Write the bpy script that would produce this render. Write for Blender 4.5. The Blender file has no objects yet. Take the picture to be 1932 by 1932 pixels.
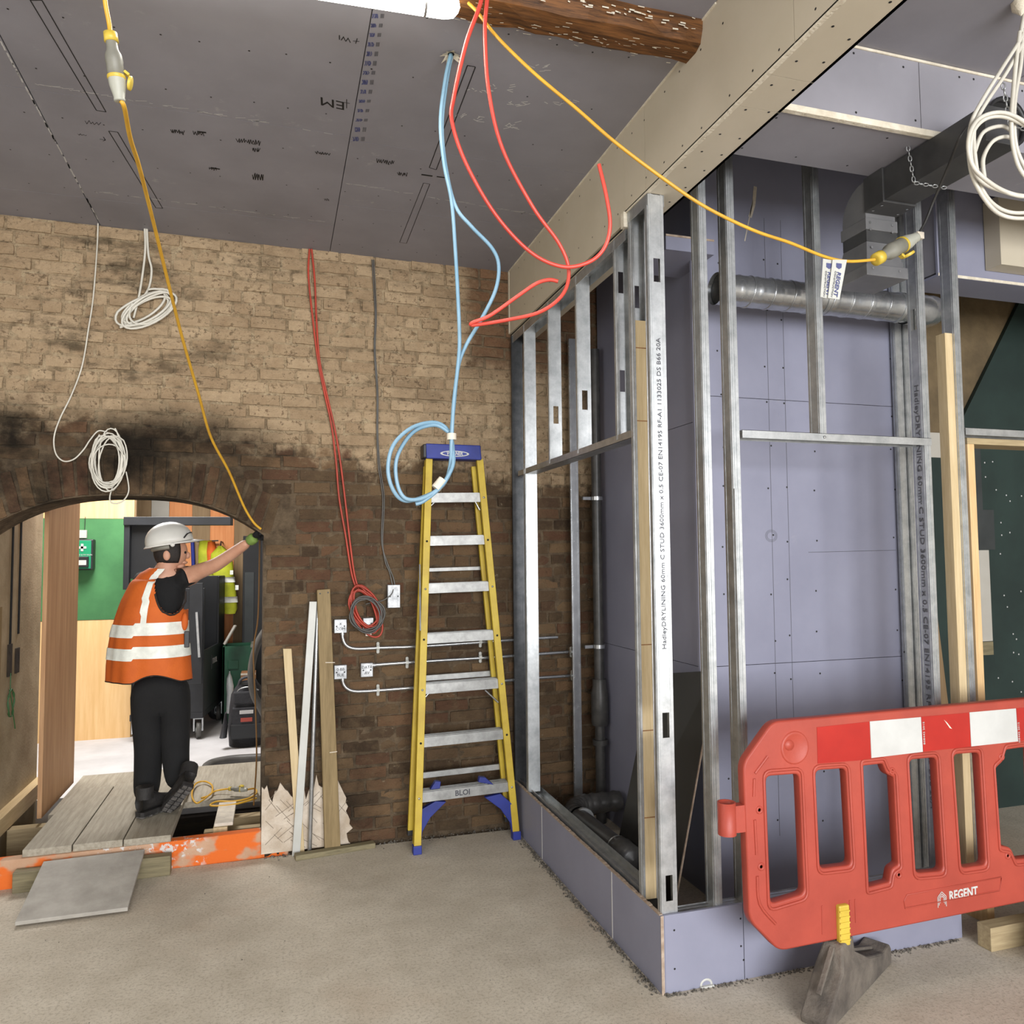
import bpy, bmesh, math, random
from mathutils import Vector, Matrix
random.seed(7)
V = Vector
SC = bpy.context.scene
COL = SC.collection
PI = math.pi

# ------------------------------------------------------------------ camera
FPX, YAW, PIT, ROL, WANG, CH = 1463.25, .29561, .05774, -.00893, .0309, 1.72
_fw = V((math.sin(YAW)*math.cos(PIT), math.cos(YAW)*math.cos(PIT), math.sin(PIT)))
_r0 = V((math.cos(YAW), -math.sin(YAW), 0)); _u0 = _r0.cross(_fw)
_r = _r0*math.cos(ROL) + _u0*math.sin(ROL); _u = -_r0*math.sin(ROL) + _u0*math.cos(ROL)
cam_d = bpy.data.cameras.new('camera'); cam = bpy.data.objects.new('camera', cam_d); COL.objects.link(cam)
cam_d.sensor_width = 36; cam_d.lens = FPX/1932*36; cam_d.clip_start = .05; cam_d.clip_end = 100
cam.matrix_world = Matrix(((_r.x, _u.x, -_fw.x, 0), (_r.y, _u.y, -_fw.y, 0), (_r.z, _u.z, -_fw.z, CH), (0, 0, 0, 1)))
SC.camera = cam
def P(px, py, **k):
    """point of the place seen at this spot, on a given plane (x=, y=, z= or w= the brick wall's own plane)"""
    d = _fw*FPX + _r*(px-966) - _u*(py-966)
    if 'z' in k: t = (k['z']-CH)/d.z
    elif 'y' in k: t = k['y']/d.y
    elif 'x' in k: t = k['x']/d.x
    else:
        n = V((-math.sin(WANG), math.cos(WANG), 0)); t = n.dot(V((0, k['w'], 0)))/n.dot(d)
    return V((0, 0, CH)) + d*t

# ------------------------------------------------------------------ view, world, lights
SC.view_settings.view_transform = 'Standard'; SC.view_settings.look = 'None'
SC.view_settings.gamma = 1; SC.view_settings.use_curve_mapping = False
SC.view_settings.exposure = 0.0
wd = bpy.data.worlds.new('sky'); SC.world = wd; wd.use_nodes = True
wd.node_tree.nodes['Background'].inputs[0].default_value = (.75, .85, 1, 1)
wd.node_tree.nodes['Background'].inputs[1].default_value = .8
def area(name, loc, target, sx, sy, power, col):
    l = bpy.data.lights.new(name, 'AREA'); l.shape = 'RECTANGLE'; l.size = sx; l.size_y = sy
    l.energy = power; l.color = col
    o = bpy.data.objects.new(name, l); COL.objects.link(o); o.location = loc
    o.rotation_euler = (V(target)-V(loc)).to_track_quat('-Z', 'Y').to_euler()
    return o
# daylight of the shop front behind the camera, of the rooflight in the back room, of the side window
area('shopfront_daylight', (1.6, -5.3, 1.9), (1.5, 3, 1.1), 6.4, 2.7, 900, (.97, .98, 1))
area('backroom_rooflight', (-1.35, 7.1, 3.3), (-1.25, 7.0, 0), 1.5, 1.0, 165, (1, .98, .97))
area('side_window_daylight', (-2.9, 1.0, 1.9), (2, 2.2, 1.4), 2.0, 1.6, 34, (1, .95, .87))

# ------------------------------------------------------------------ materials
def lin(c):
    return tuple(((v/255+.055)/1.055)**2.4 if v > 10 else v/255/12.92 for v in c)
def new_mat(name):
    m = bpy.data.materials.new(name); m.use_nodes = True
    nt = m.node_tree; b = nt.nodes['Principled BSDF']
    return m, nt, b
def nd(nt, typ, **k):
    n = nt.nodes.new(typ)
    for a, v in k.items():
        if hasattr(n, a): setattr(n, a, v)
        else: n.inputs[a].default_value = v
    return n
def noise(nt, pos, scale, detail=4, rough=.55, stretch=None):
    src = pos
    if stretch:
        mp = nt.nodes.new('ShaderNodeMapping'); mp.inputs['Scale'].default_value = stretch
        nt.links.new(pos, mp.inputs['Vector']); src = mp.outputs['Vector']
    n = nt.nodes.new('ShaderNodeTexNoise'); n.inputs['Scale'].default_value = scale
    n.inputs['Detail'].default_value = detail; n.inputs['Roughness'].default_value = rough
    nt.links.new(src, n.inputs['Vector'])
    return n.outputs['Fac']
def ramp(nt, fac, stops):
    r = nt.nodes.new('ShaderNodeValToRGB')
    while len(r.color_ramp.elements) < len(stops): r.color_ramp.elements.new(.5)
    for e, (p, c) in zip(r.color_ramp.elements, stops):
        e.position = p; e.color = (*c, 1) if len(c) == 3 else c
    nt.links.new(fac, r.inputs[0]); return r.outputs[0]
def step(nt, fac, a, b):
    m = nt.nodes.new('ShaderNodeMapRange'); m.interpolation_type = 'SMOOTHSTEP'
    m.inputs['From Min'].default_value = a; m.inputs['From Max'].default_value = b
    nt.links.new(fac, m.inputs['Value']); return m.outputs['Result']
def math_(nt, op, a, b):
    m = nt.nodes.new('ShaderNodeMath'); m.operation = op
    for i, v in enumerate((a, b)):
        if isinstance(v, (int, float)): m.inputs[i].default_value = v
        else: nt.links.new(v, m.inputs[i])
    return m.outputs[0]
def mix(nt, fac, a, b):
    m = nt.nodes.new('ShaderNodeMix'); m.data_type = 'RGBA'
    if isinstance(fac, (int, float)): m.inputs[0].default_value = fac
    else: nt.links.new(fac, m.inputs[0])
    for i, v in ((6, a), (7, b)):
        if isinstance(v, tuple): m.inputs[i].default_value = (*v[:3], 1)
        else: nt.links.new(v, m.inputs[i])
    return m.outputs[2]
def bump(nt, b, h, strength, dist=.01):
    n = nt.nodes.new('ShaderNodeBump'); n.inputs['Strength'].default_value = strength; n.inputs['Distance'].default_value = dist
    nt.links.new(h, n.inputs['Height']); nt.links.new(n.outputs[0], b.inputs['Normal'])
def position(nt): return nt.nodes.new('ShaderNodeNewGeometry').outputs['Position']
MATS = {}
def mat(name, c, c2=None, scale=6, rough=.6, metal=0, bmp=0, bscale=60, stretch=None, spec=.5, lo=.35, hi=.65, coat=0):
    """plain procedural surface: two tones mixed by noise, optional fine relief"""
    m, nt, b = new_mat(name); MATS[name] = m
    c = lin(c); b.inputs['Roughness'].default_value = rough; b.inputs['Metallic'].default_value = metal
    b.inputs['Specular IOR Level'].default_value = spec; b.inputs['Coat Weight'].default_value = coat
    pos = position(nt)
    if c2 is not None:
        f = noise(nt, pos, scale, 5, .6, stretch)
        nt.links.new(ramp(nt, f, [(lo, c), (hi, lin(c2))]), b.inputs['Base Color'])
    else: b.inputs['Base Color'].default_value = (*c, 1)
    if bmp: bump(nt, b, noise(nt, pos, bscale, 3, .6, stretch), bmp)
    return m
def emis(name, c, s):
    m, nt, b = new_mat(name); MATS[name] = m
    b.inputs['Base Color'].default_value = (*lin(c), 1); b.inputs['Emission Color'].default_value = (*lin(c), 1)
    b.inputs['Emission Strength'].default_value = s; return m

def board_mat(name, c, c2, scuff=.25):
    """plasterboard paper with faint clouding and pale plaster scuffs"""
    m, nt, b = new_mat(name); MATS[name] = m
    pos = position(nt); base = ramp(nt, noise(nt, pos, 1.7, 5, .6), [(.3, lin(c)), (.7, lin(c2))])
    f = noise(nt, pos, 9, 8, .72); g = noise(nt, pos, 1.3, 3)
    s = math_(nt, 'MULTIPLY', step(nt, f, .58, .75), step(nt, g, .5, .68))
    s = math_(nt, 'MULTIPLY', s, scuff)
    nt.links.new(mix(nt, s, base, lin((215, 212, 205))), b.inputs['Base Color'])
    b.inputs['Roughness'].default_value = .55; b.inputs['Specular IOR Level'].default_value = .35
    bump(nt, b, noise(nt, pos, 220, 2), .08, .002)
    return m
def metal_mat(name, c, c2, rough=.33):
    m, nt, b = new_mat(name); MATS[name] = m
    pos = position(nt)
    nt.links.new(ramp(nt, noise(nt, pos, 14, 6, .7), [(.35, lin(c)), (.65, lin(c2))]), b.inputs['Base Color'])
    b.inputs['Metallic'].default_value = .85
    nt.links.new(math_(nt, 'ADD', math_(nt, 'MULTIPLY', noise(nt, pos, 25, 3), .14), rough-.07), b.inputs['Roughness'])
    return m
def wood_mat(name, c, c2, ax='z', rough=.65, knots=True, sc=1):
    st = {'x': (.6, 9, 9), 'y': (9, .6, 9), 'z': (9, 9, .6)}[ax]
    m, nt, b = new_mat(name); MATS[name] = m
    pos = position(nt)
    f = noise(nt, pos, 6*sc, 5, .6, st)
    g = noise(nt, pos, 22*sc, 3, .6, st)
    ff = math_(nt, 'ADD', math_(nt, 'MULTIPLY', f, .7), math_(nt, 'MULTIPLY', g, .3))
    col = ramp(nt, ff, [(.35, lin(c)), (.66, lin(c2))])
    nt.links.new(col, b.inputs['Base Color']); b.inputs['Roughness'].default_value = rough
    b.inputs['Specular IOR Level'].default_value = .3
    bump(nt, b, ff, .15, .004)
    return m

board_mat('lilac_board', (130, 128, 134), (146, 144, 151), .35)
board_mat('lilac_clean', (128, 129, 146), (140, 141, 158), .12)
board_mat('cream_board', (186, 176, 155), (198, 188, 169), .1)
mat('board_edge', (176, 158, 140), (146, 126, 108), 30, .8, bmp=.3)
mat('filler', (222, 214, 196), (200, 190, 170), 20, .8, bmp=.4, bscale=80)
metal_mat('galv', (170, 173, 174), (200, 202, 202), .38)
metal_mat('galv_bright', (172, 174, 176), (196, 198, 200), .25)
metal_mat('steel_dark', (70, 72, 74), (92, 93, 94), .4)
mat('screw', (18, 18, 18), rough=.5)
mat('black_pen', (14, 14, 15), rough=.7)
mat('grey_pen', (80, 80, 86), rough=.8)
mat('blue_ink', (74, 78, 118), rough=.8)
mat('chalk', (190, 188, 186), rough=.9)
mat('gap', (20, 19, 18), rough=.95)
mat('wall_paint', (190, 186, 176), (178, 173, 162), 2, .8)
mat('white_plastic', (192, 192, 186), (180, 180, 173), 5, .4)
metal_mat('box_metal', (128, 129, 130), (176, 177, 178), .5)
mat('white_cable', (206, 202, 190), (188, 183, 170), 8, .45)
mat('grey_cable', (92, 90, 86), (74, 72, 69), 8, .5)
mat('red_cable', (206, 74, 60), (186, 64, 52), 5, .38)
mat('dusty_red_cable', (178, 62, 42), (150, 54, 38), 5, .5)
mat('blue_cable', (128, 160, 180), (108, 144, 166), 5, .42)
mat('yellow_cable', (212, 164, 52), (194, 146, 46), 9, .45)
mat('black_cable', (44, 42, 40), (30, 29, 28), 9, .5)
mat('yellow_plastic', (208, 182, 70), (188, 160, 56), 9, .45)
mat('grey_plastic', (128, 126, 115), (112, 110, 100), 9, .5)
mat('pale_plastic', (178, 178, 166), (160, 160, 148), 9, .45)
mat('black_plastic', (24, 24, 25), (38, 38, 39), 12, .45)
mat('soil_pipe', (52, 51, 50), (72, 70, 68), 16, .38)
mat('tape', (214, 204, 186), (190, 180, 165), 20, .5)
wood_mat('pine', (186, 164, 124), (208, 188, 150), 'z')
wood_mat('pine_y', (196, 170, 125), (214, 190, 148), 'y')
wood_mat('pine_x', (150, 132, 100), (182, 164, 128), 'x')
wood_mat('ply_edge', (196, 160, 112), (222, 190, 142), 'z')
wood_mat('treated', (116, 98, 66), (146, 126, 90), 'z')
wood_mat('treated_x', (104, 96, 74), (140, 130, 100), 'x')
wood_mat('old_oak', (52, 34, 20), (128, 84, 44), 'x', sc=1.3)
wood_mat('scaffold', (140, 132, 116), (172, 164, 148), 'y')
wood_mat('hoarding', (222, 178, 118), (238, 200, 146), 'z', sc=.35)
wood_mat('hoarding_orange', (206, 128, 76), (226, 156, 102), 'z', sc=.35)
wood_mat('hoarding_dark', (128, 104, 74), (150, 126, 94), 'z', sc=.35)
wood_mat('brown_ply', (162, 120, 84), (190, 150, 110), 'z', sc=.4)

# ------------------------------------------------------------------ mesh helpers
class MB:
    def __init__(s): s.v = []; s.f = []; s.sm = []
    def add(s, vs, fs, sm=False, M=None):
        o = len(s.v)
        for p in vs:
            p = V(p); s.v.append(M @ p if M is not None else p)
        for f in fs: s.f.append([o+i for i in f]); s.sm.append(sm)
        return s
    def box(s, a, b, M=None):
        x0, x1 = sorted((a[0], b[0])); y0, y1 = sorted((a[1], b[1])); z0, z1 = sorted((a[2], b[2]))
        vs = [(x, y, z) for z in (z0, z1) for y in (y0, y1) for x in (x0, x1)]
        return s.add(vs, [(0, 2, 3, 1), (4, 5, 7, 6), (0, 1, 5, 4), (1, 3, 7, 5), (3, 2, 6, 7), (2, 0, 4, 6)], M=M)
    def hexa(s, vs, M=None):
        """8 corners: bottom ring 0-3 ccw from above, top ring 4-7"""
        return s.add(vs, [(0, 3, 2, 1), (4, 5, 6, 7), (0, 1, 5, 4), (1, 2, 6, 5), (2, 3, 7, 6), (3, 0, 4, 7)], M=M)
    def beam(s, p, q, w, h, up=(0, 0, 1), M=None):
        p, q = V(p), V(q); d = (q-p).normalized(); u = V(up)
        a = d.cross(u); a = a.normalized() if a.length > 1e-5 else V((1, 0, 0)); u = a.cross(d).normalized()
        r = [(-a*w/2-u*h/2), (a*w/2-u*h/2), (a*w/2+u*h/2), (-a*w/2+u*h/2)]
        vs = [p+k for k in r]+[q+k for k in r]
        return s.add(vs, [(0, 1, 2, 3), (7, 6, 5, 4), (0, 4, 5, 1), (1, 5, 6, 2), (2, 6, 7, 3), (3, 7, 4, 0)], M=M)
    def prism(s, pts, d, sm=False, M=None):
        """polygon (3-D points) extruded by vector d"""
        n = len(pts); d = V(d); vs = [V(p) for p in pts]+[V(p)+d for p in pts]
        nrm = V((0, 0, 0))
        for i in range(n): nrm += vs[i].cross(vs[(i+1) % n])
        fl = nrm.dot(d) > 0
        fs = [list(range(n))[::-1] if fl else list(range(n)), list(range(n, 2*n)) if fl else list(range(n, 2*n))[::-1]]
        for i in range(n):
            j = (i+1) % n; fs.append((i, j, n+j, n+i) if fl else (j, i, n+i, n+j))
        o = len(s.f); s.add(vs, fs, sm, M)
        s.sm[o] = s.sm[o+1] = False
        return s
    def tube(s, pts, r, seg=8, cap=True, closed=False, M=None, flat=1):
        pts = [V(p) for p in pts]; n = len(pts)
        rs = r if isinstance(r, (list, tuple)) else [r]*n
        t0 = (pts[1]-pts[0]).normalized(); a = t0.orthogonal().normalized()
        vs = []; prev = t0
        for i in range(n):
            if closed: t = (pts[(i+1) % n]-pts[i-1])
            else: t = pts[min(i+1, n-1)]-pts[max(i-1, 0)]
            t = t.normalized() if t.length > 1e-9 else prev
            q = prev.rotation_difference(t); a = q @ a; a = (a-t*a.dot(t)).normalized(); prev = t; b = t.cross(a)
            for k in range(seg):
                th = 2*PI*k/seg; vs.append(pts[i]+(a*math.cos(th)+b*math.sin(th)*flat)*rs[i])
        fs = []
        for i in range(n if closed else n-1):
            j = (i+1) % n
            for k in range(seg):
                l = (k+1) % seg; fs.append((i*seg+k, i*seg+l, j*seg+l, j*seg+k))
        s.add(vs, fs, True, M)
        if cap and not closed:
            s.add([vs[k] for k in range(seg)][::-1], [list(range(seg))], False, M)
            s.add([vs[(n-1)*seg+k] for k in range(seg)], [list(range(seg))], False, M)
        return s
    def lathe(s, prof, p, d, seg=20, sm=True, M=None):
        """profile [(t along d, radius)] turned about the line from p along d"""
        p = V(p); d = V(d).normalized(); a = d.orthogonal().normalized(); b = d.cross(a); vs = []
        for t, r in prof:
            for k in range(seg):
                th = 2*PI*k/seg; vs.append(p+d*t+(a*math.cos(th)+b*math.sin(th))*r)
        fs = []
        for i in range(len(prof)-1):
            for k in range(seg):
                l = (k+1) % seg; fs.append((i*seg+k, i*seg+l, (i+1)*seg+l, (i+1)*seg+k))
        s.add(vs, fs, sm, M)
        n = len(prof)-1
        if prof[0][1] > 1e-6: s.add([vs[k] for k in range(seg)], [list(range(seg))[::-1]], False, M)
        if prof[n][1] > 1e-6: s.add([vs[n*seg+k] for k in range(seg)], [list(range(seg))], False, M)
        return s
    def ell(s, c, r, seg=14, rings=9, M=None):
        vs = []; fs = []
        for i in range(rings+1):
            ph = PI*i/rings
            for k in range(seg):
                th = 2*PI*k/seg
                vs.append((c[0]+r[0]*math.sin(ph)*math.cos(th), c[1]+r[1]*math.sin(ph)*math.sin(th), c[2]-r[2]*math.cos(ph)))
        for i in range(rings):
            for k in range(seg):
                l = (k+1) % seg; fs.append((i*seg+k, i*seg+l, (i+1)*seg+l, (i+1)*seg+k))
        return s.add(vs, fs, True, M)
    def build(s, name, m, parent=None, bev=0, bseg=2, sub=0):
        me = bpy.data.meshes.new(name); me.from_pydata([tuple(p) for p in s.v], [], s.f); me.validate()
        me.polygons.foreach_set('use_smooth', s.sm if len(s.sm) == len(me.polygons) else [False]*len(me.polygons))
        if m is not None: me.materials.append(MATS[m] if isinstance(m, str) else m)
        me.update()
        o = bpy.data.objects.new(name, me); COL.objects.link(o)
        place(o, parent)
        if bev:
            b = o.modifiers.new('bevel', 'BEVEL'); b.width = bev; b.segments = bseg; b.limit_method = 'ANGLE'; b.angle_limit = math.radians(40)
        if sub:
            b = o.modifiers.new('sub', 'SUBSURF'); b.levels = sub; b.render_levels = sub
        return o
def wloc(o):
    p = V((0, 0, 0))
    while o is not None: p = p+o.location; o = o.parent
    return p
def place(o, parent):
    """meshes are made in room coordinates; bring them under their parent, or give a lone mesh its origin at its base"""
    if parent is not None:
        o.parent = parent; o.data.transform(Matrix.Translation(-wloc(parent)))
    else:
        vs = [v.co for v in o.data.vertices]
        if vs:
            lo = V([min(v[i] for v in vs) for i in range(3)]); hi = V([max(v[i] for v in vs) for i in range(3)])
            c = V(((lo.x+hi.x)/2, (lo.y+hi.y)/2, lo.z)); o.data.transform(Matrix.Translation(-c)); o.location = c
def tag(o, label, cat, group=None, kind=None):
    o['label'] = label
    if cat: o['category'] = cat
    if group: o['group'] = group
    if kind: o['kind'] = kind
    return o
def thing(name, loc, label, cat, group=None):
    o = bpy.data.objects.new(name, None); COL.objects.link(o); o.location = loc; o.empty_display_size = .05
    return tag(o, label, cat, group)
def struct(o, label=None):
    o['kind'] = 'structure'
    if label: o['label'] = label
    return o
def stuff(o): o['kind'] = 'stuff'; return o
def wallroot(name, loc=(0, 0, 0), label=None):
    o = bpy.data.objects.new(name, None); COL.objects.link(o); o.location = loc; return struct(o, label)
def spline(pts, n=8, closed=False):
    """Catmull-Rom through the points"""
    pts = [V(p) for p in pts]; out = []; m = len(pts)
    rng = range(m if closed else m-1)
    for i in rng:
        if closed: a, b, c, d = pts[i-1], pts[i], pts[(i+1) % m], pts[(i+2) % m]
        else: a, b, c, d = pts[max(i-1, 0)], pts[i], pts[i+1], pts[min(i+2, m-1)]
        for k in range(n):
            t = k/n
            out.append(.5*((2*b)+(c-a)*t+(2*a-5*b+4*c-d)*t*t+(3*b-a-3*c+d)*t**3))
    if not closed: out.append(pts[-1])
    return out
def cable(pts, r, n=8, seg=8): return MB().tube(spline(pts, n), r, seg)
def text(name, s, origin, xdir, ydir, size, m, parent, depth=.0006, align='LEFT', bold=0, fit=None):
    """flat lettering as a thin mesh standing on the surface"""
    c = bpy.data.curves.new(name, 'FONT'); c.body = s; c.size = size; c.extrude = depth; c.align_x = align; c.align_y = 'CENTER'
    c.resolution_u = 2; c.offset = bold
    t = bpy.data.objects.new(name, c); COL.objects.link(t)
    bpy.context.view_layer.update()
    me = bpy.data.meshes.new_from_object(t); bpy.data.objects.remove(t)
    x = V(xdir).normalized(); y = V(ydir).normalized(); z = x.cross(y)
    o0 = V(origin)
    if fit:
        w = max(v.co.x for v in me.vertices)-min(v.co.x for v in me.vertices)
        for v in me.vertices: v.co.x *= fit/w
    for v in me.vertices: v.co = o0+x*v.co.x+y*v.co.y+z*v.co.z
    me.materials.clear(); me.materials.append(MATS[m])
    o = bpy.data.objects.new(name, me); COL.objects.link(o); place(o, parent); return o
def ribbon(mb, pts, w, n, off=.0008):
    """pen line lying on a surface with normal n"""
    n = V(n).normalized()
    for p, q in zip(pts, pts[1:]):
        p, q = V(p), V(q); d = (q-p)
        if d.length < 1e-6: continue
        a = n.cross(d.normalized())*w/2
        mb.add([p-a+n*off, q-a+n*off, q+a+n*off, p+a+n*off], [(0, 1, 2, 3)])
def dots(mb, pts, r, n, off=.0006, seg=6):
    n = V(n).normalized(); a = n.orthogonal().normalized(); b = n.cross(a)
    for p in pts:
        p = V(p); mb.add([p+n*off+(a*math.cos(2*PI*k/seg)+b*math.sin(2*PI*k/seg))*r for k in range(seg)], [list(range(seg))])

# ================================================================== STRUCTURE
CA, SA = math.cos(WANG), math.sin(WANG)
WY = 4.83
def W(u, z, d=0): return V((u*CA+d*SA, WY+u*SA-d*CA, z))
WROT = Matrix.Rotation(WANG, 4, 'Z')
def Wpx(px, py, d=0):
    p = P(px, py, w=WY-d); return p
ZC = 3.62          # ceiling boards
XB = 1.47          # face of the boxed beam and of the stud return
YF = 2.84          # face of the front stud frame
ACX, AHW, ASP, ACR = -.80, .73, 1.86, .225
def arch(u):
    t = abs(u-ACX)/AHW
    return ASP+ACR*(1-t**2.6) if t < 1 else -1

# ---- brick material
def brick_mat(name, mortar):
    m, nt, b = new_mat(name); MATS[name] = m
    g = nt.nodes.new('ShaderNodeNewGeometry'); pos = g.outputs['Position']
    sep = nt.nodes.new('ShaderNodeSeparateXYZ'); nt.links.new(pos, sep.inputs[0]); X, Z = sep.outputs['X'], sep.outputs['Z']
    n3 = noise(nt, pos, 3.2, 4); n14 = noise(nt, pos, 15, 6, .65); n40 = noise(nt, pos, 42, 6, .7)
    # limewash zone
    e = math_(nt, 'ADD', math_(nt, 'MULTIPLY', n3, .42), math_(nt, 'MULTIPLY', n14, .26))
    h = math_(nt, 'ADD', math_(nt, 'ADD', Z, math_(nt, 'MULTIPLY', X, .09)), e)
    pm = step(nt, h, 2.66, 2.80)
    bare = math_(nt, 'MULTIPLY', step(nt, math_(nt, 'ADD', X, math_(nt, 'MULTIPLY', n14, .3)), 1.27, 1.40), step(nt, math_(nt, 'ADD', Z, math_(nt, 'MULTIPLY', n14, .3)), 3.02, 3.2))
    pm = math_(nt, 'MULTIPLY', pm, math_(nt, 'SUBTRACT', 1.0, math_(nt, 'MULTIPLY', bare, .85)))
    chips = step(nt, math_(nt, 'ADD', math_(nt, 'MULTIPLY', n40, .6), math_(nt, 'MULTIPLY', n14, .4)), .535, .61)
    pm = math_(nt, 'MULTIPLY', pm, math_(nt, 'SUBTRACT', 1.0, math_(nt, 'MULTIPLY', chips, .75)))
    if mortar:
        base = ramp(nt, n14, [(.3, lin((72, 60, 47))), (.7, lin((120, 103, 82)))])
        paint = ramp(nt, n14, [(.28, lin((104, 88, 68))), (.5, lin((164, 143, 114))), (.72, lin((194, 175, 143)))])
    else:
        oi = nt.nodes.new('ShaderNodeObjectInfo')
        r = math_(nt, 'FRACT', math_(nt, 'ADD', oi.outputs['Random'], g.outputs['Random Per Island']), 0)
        base = ramp(nt, r, [(0, lin((70, 56, 43))), (.2, lin((104, 83, 62))), (.4, lin((86, 70, 53))), (.6, lin((122, 98, 72))), (.8, lin((98, 70, 53))), (1, lin((80, 66, 51)))])
        red = ramp(nt, r, [(0, lin((96, 62, 42))), (.5, lin((118, 84, 60))), (1, lin((82, 54, 38)))])
        base = mix(nt, bare, base, red)
        base = mix(nt, math_(nt, 'MULTIPLY', step(nt, n14, .45, .7), .45), base, lin((110, 93, 70)))
        paint = ramp(nt, math_(nt, 'ADD', math_(nt, 'MULTIPLY', n14, .7), math_(nt, 'MULTIPLY', r, .3)), [(.3, lin((160, 136, 107))), (.75, lin((192, 168, 136)))])
    # soot stains of the old fireplace arch and of the pier below
    s1 = noise(nt, pos, 2.1, 6, .62)
    reg = math_(nt, 'MULTIPLY', step(nt, math_(nt, 'MULTIPLY', X, -1.0), -.35, .5), math_(nt, 'MULTIPLY', step(nt, Z, 1.85, 2.05), math_(nt, 'SUBTRACT', 1.0, step(nt, Z, 2.42, 2.72))))
    reg2 = math_(nt, 'MULTIPLY', math_(nt, 'SUBTRACT', 1.0, step(nt, X, .35, .75)), math_(nt, 'SUBTRACT', 1.0, step(nt, Z, .75, 1.05)))
    soot = math_(nt, 'MULTIPLY', step(nt, s1, .38, .62), math_(nt, 'MINIMUM', 1.0, math_(nt, 'ADD', reg, math_(nt, 'MULTIPLY', reg2, .75))))
    specks = math_(nt, 'MULTIPLY', step(nt, noise(nt, pos, 24, 9, .75), .62, .69), .7)
    base = mix(nt, specks, base, lin((150, 136, 114)))
    col = mix(nt, pm, base, paint)
    grime = math_(nt, 'MULTIPLY', step(nt, noise(nt, pos, 2.6, 7, .68, (1, 1, 2.2)), .5, .66), math_(nt, 'ADD', .25, math_(nt, 'MULTIPLY', step(nt, math_(nt, 'MULTIPLY', X, -1.0), -.6, 1.0), .45)))
    col = mix(nt, grime, col, lin((58, 50, 38)))
    col = mix(nt, math_(nt, 'MULTIPLY', soot, .88), col, lin((20, 17, 13)))
    pits = step(nt, noise(nt, pos, 30, 7, .75, (1, 1, 2.4)), .60, .66)
    col = mix(nt, math_(nt, 'MULTIPLY', pits, .6), col, lin((48, 39, 30)))
    nt.links.new(col, b.inputs['Base Color'])
    b.inputs['Roughness'].default_value = .92; b.inputs['Specular IOR Level'].default_value = .2
    hgt = math_(nt, 'ADD', n40, math_(nt, 'MULTIPLY', n14, 1.2)); bump(nt, b, hgt, .9, .02)
brick_mat('brick', False); brick_mat('mortar', True)

# ---- floor
def floor_mat():
    m, nt, b = new_mat('screed'); MATS['screed'] = m; pos = position(nt)
    big = noise(nt, pos, .9, 5, .6); mid = noise(nt, pos, 5, 6, .65); fine = noise(nt, pos, 75, 6, .8)
    col = ramp(nt, mid, [(.3, lin((184, 174, 156))), (.7, lin((206, 197, 180)))])
    col = mix(nt, math_(nt, 'MULTIPLY', step(nt, big, .5, .7), .35), col, lin((190, 166, 142)))
    col = mix(nt, math_(nt, 'MULTIPLY', step(nt, fine, .48, .62), .6), col, lin((146, 136, 120)))
    nt.links.new(col, b.inputs['Base Color']); b.inputs['Roughness'].default_value = .85
    bump(nt, b, math_(nt, 'ADD', fine, math_(nt, 'MULTIPLY', mid, .6)), .35, .006)
floor_mat()
f = MB().box((-3.2, -5.6, -.2), (6.5, WY-.03, 0)).build('floor', 'screed'); struct(f, 'dusty grey concrete screed floor')
f = MB().box((1.9, WY-.03, -.2), (6.5, 5.1, 0)).build('floor', 'screed'); struct(f)

# ---- brick wall with arched opening
WT = .36
mb = MB()
for (u0, u1) in ((-3.2, -1.53), (-.07, 2.6)):
    mb.box((u0, 0, -.1), (u1, WT, 4.0), M=Matrix.Translation((0, WY, 0)) @ WROT)
N = 28
for i in range(N):
    u0 = ACX-AHW+2*AHW*i/N; u1 = u0+2*AHW/N; z0, z1 = arch(u0+1e-4), arch(u1-1e-4)
    j = random.uniform(-.006, .006)
    mb.hexa([(u0, 0, z0), (u1, 0, z1), (u1, WT, z1), (u0, WT, z0), (u0, 0, 4.0), (u1, 0, 4.0), (u1, WT, 4.0), (u0, WT, 4.0)], M=Matrix.Translation((0, WY, 0)) @ WROT)
wall = mb.build('wall_back', 'mortar'); struct(wall, 'old brick wall with arched opening, limewashed above and sooty brown below')
WOFF = -wloc(wall)

def brick_mesh(seed, head):
    """rough-faced brick, unit length and height, about 12 mm proud"""
    rnd = random.Random(seed); nx = 3 if head else 5; nz = 3
    vs = []; fs = []
    for k in range(nz):
        for i in range(nx):
            x = i/(nx-1)-.5; z = k/(nz-1)-.5
            edge = (i in (0, nx-1)) or (k in (0, nz-1))
            ins = .016 if not head else .03
            x2 = x*(1-2*ins)+rnd.uniform(-.012, .012); z2 = z*(1-.09)+rnd.uniform(-.03, .03)
            d = rnd.uniform(.006, .012)-(rnd.uniform(0, .006) if edge else 0)
            if edge and rnd.random() < .16: d -= rnd.uniform(.002, .006)
            vs.append((x2, -d, z2))
    for k in range(nz-1):
        for i in range(nx-1):
            a = k*nx+i; fs.append((a, a+1, a+nx+1, a+nx))
    ring = [i for i in range(nx)]+[k*nx+nx-1 for k in range(1, nz)]+[(nz-1)*nx+i for i in range(nx-2, -1, -1)]+[k*nx for k in range(nz-2, 0, -1)]
    o = len(vs)
    for r in ring: x, d, z = vs[r]; vs.append((x*1.02, .004, z*1.03))
    n = len(ring)
    for q in range(n): fs.append((ring[q], o+q, o+(q+1) % n, ring[(q+1) % n]))
    me = bpy.data.meshes.new('brick'); me.from_pydata(vs, [], fs); me.materials.append(MATS['brick']); me.update(); return me
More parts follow.
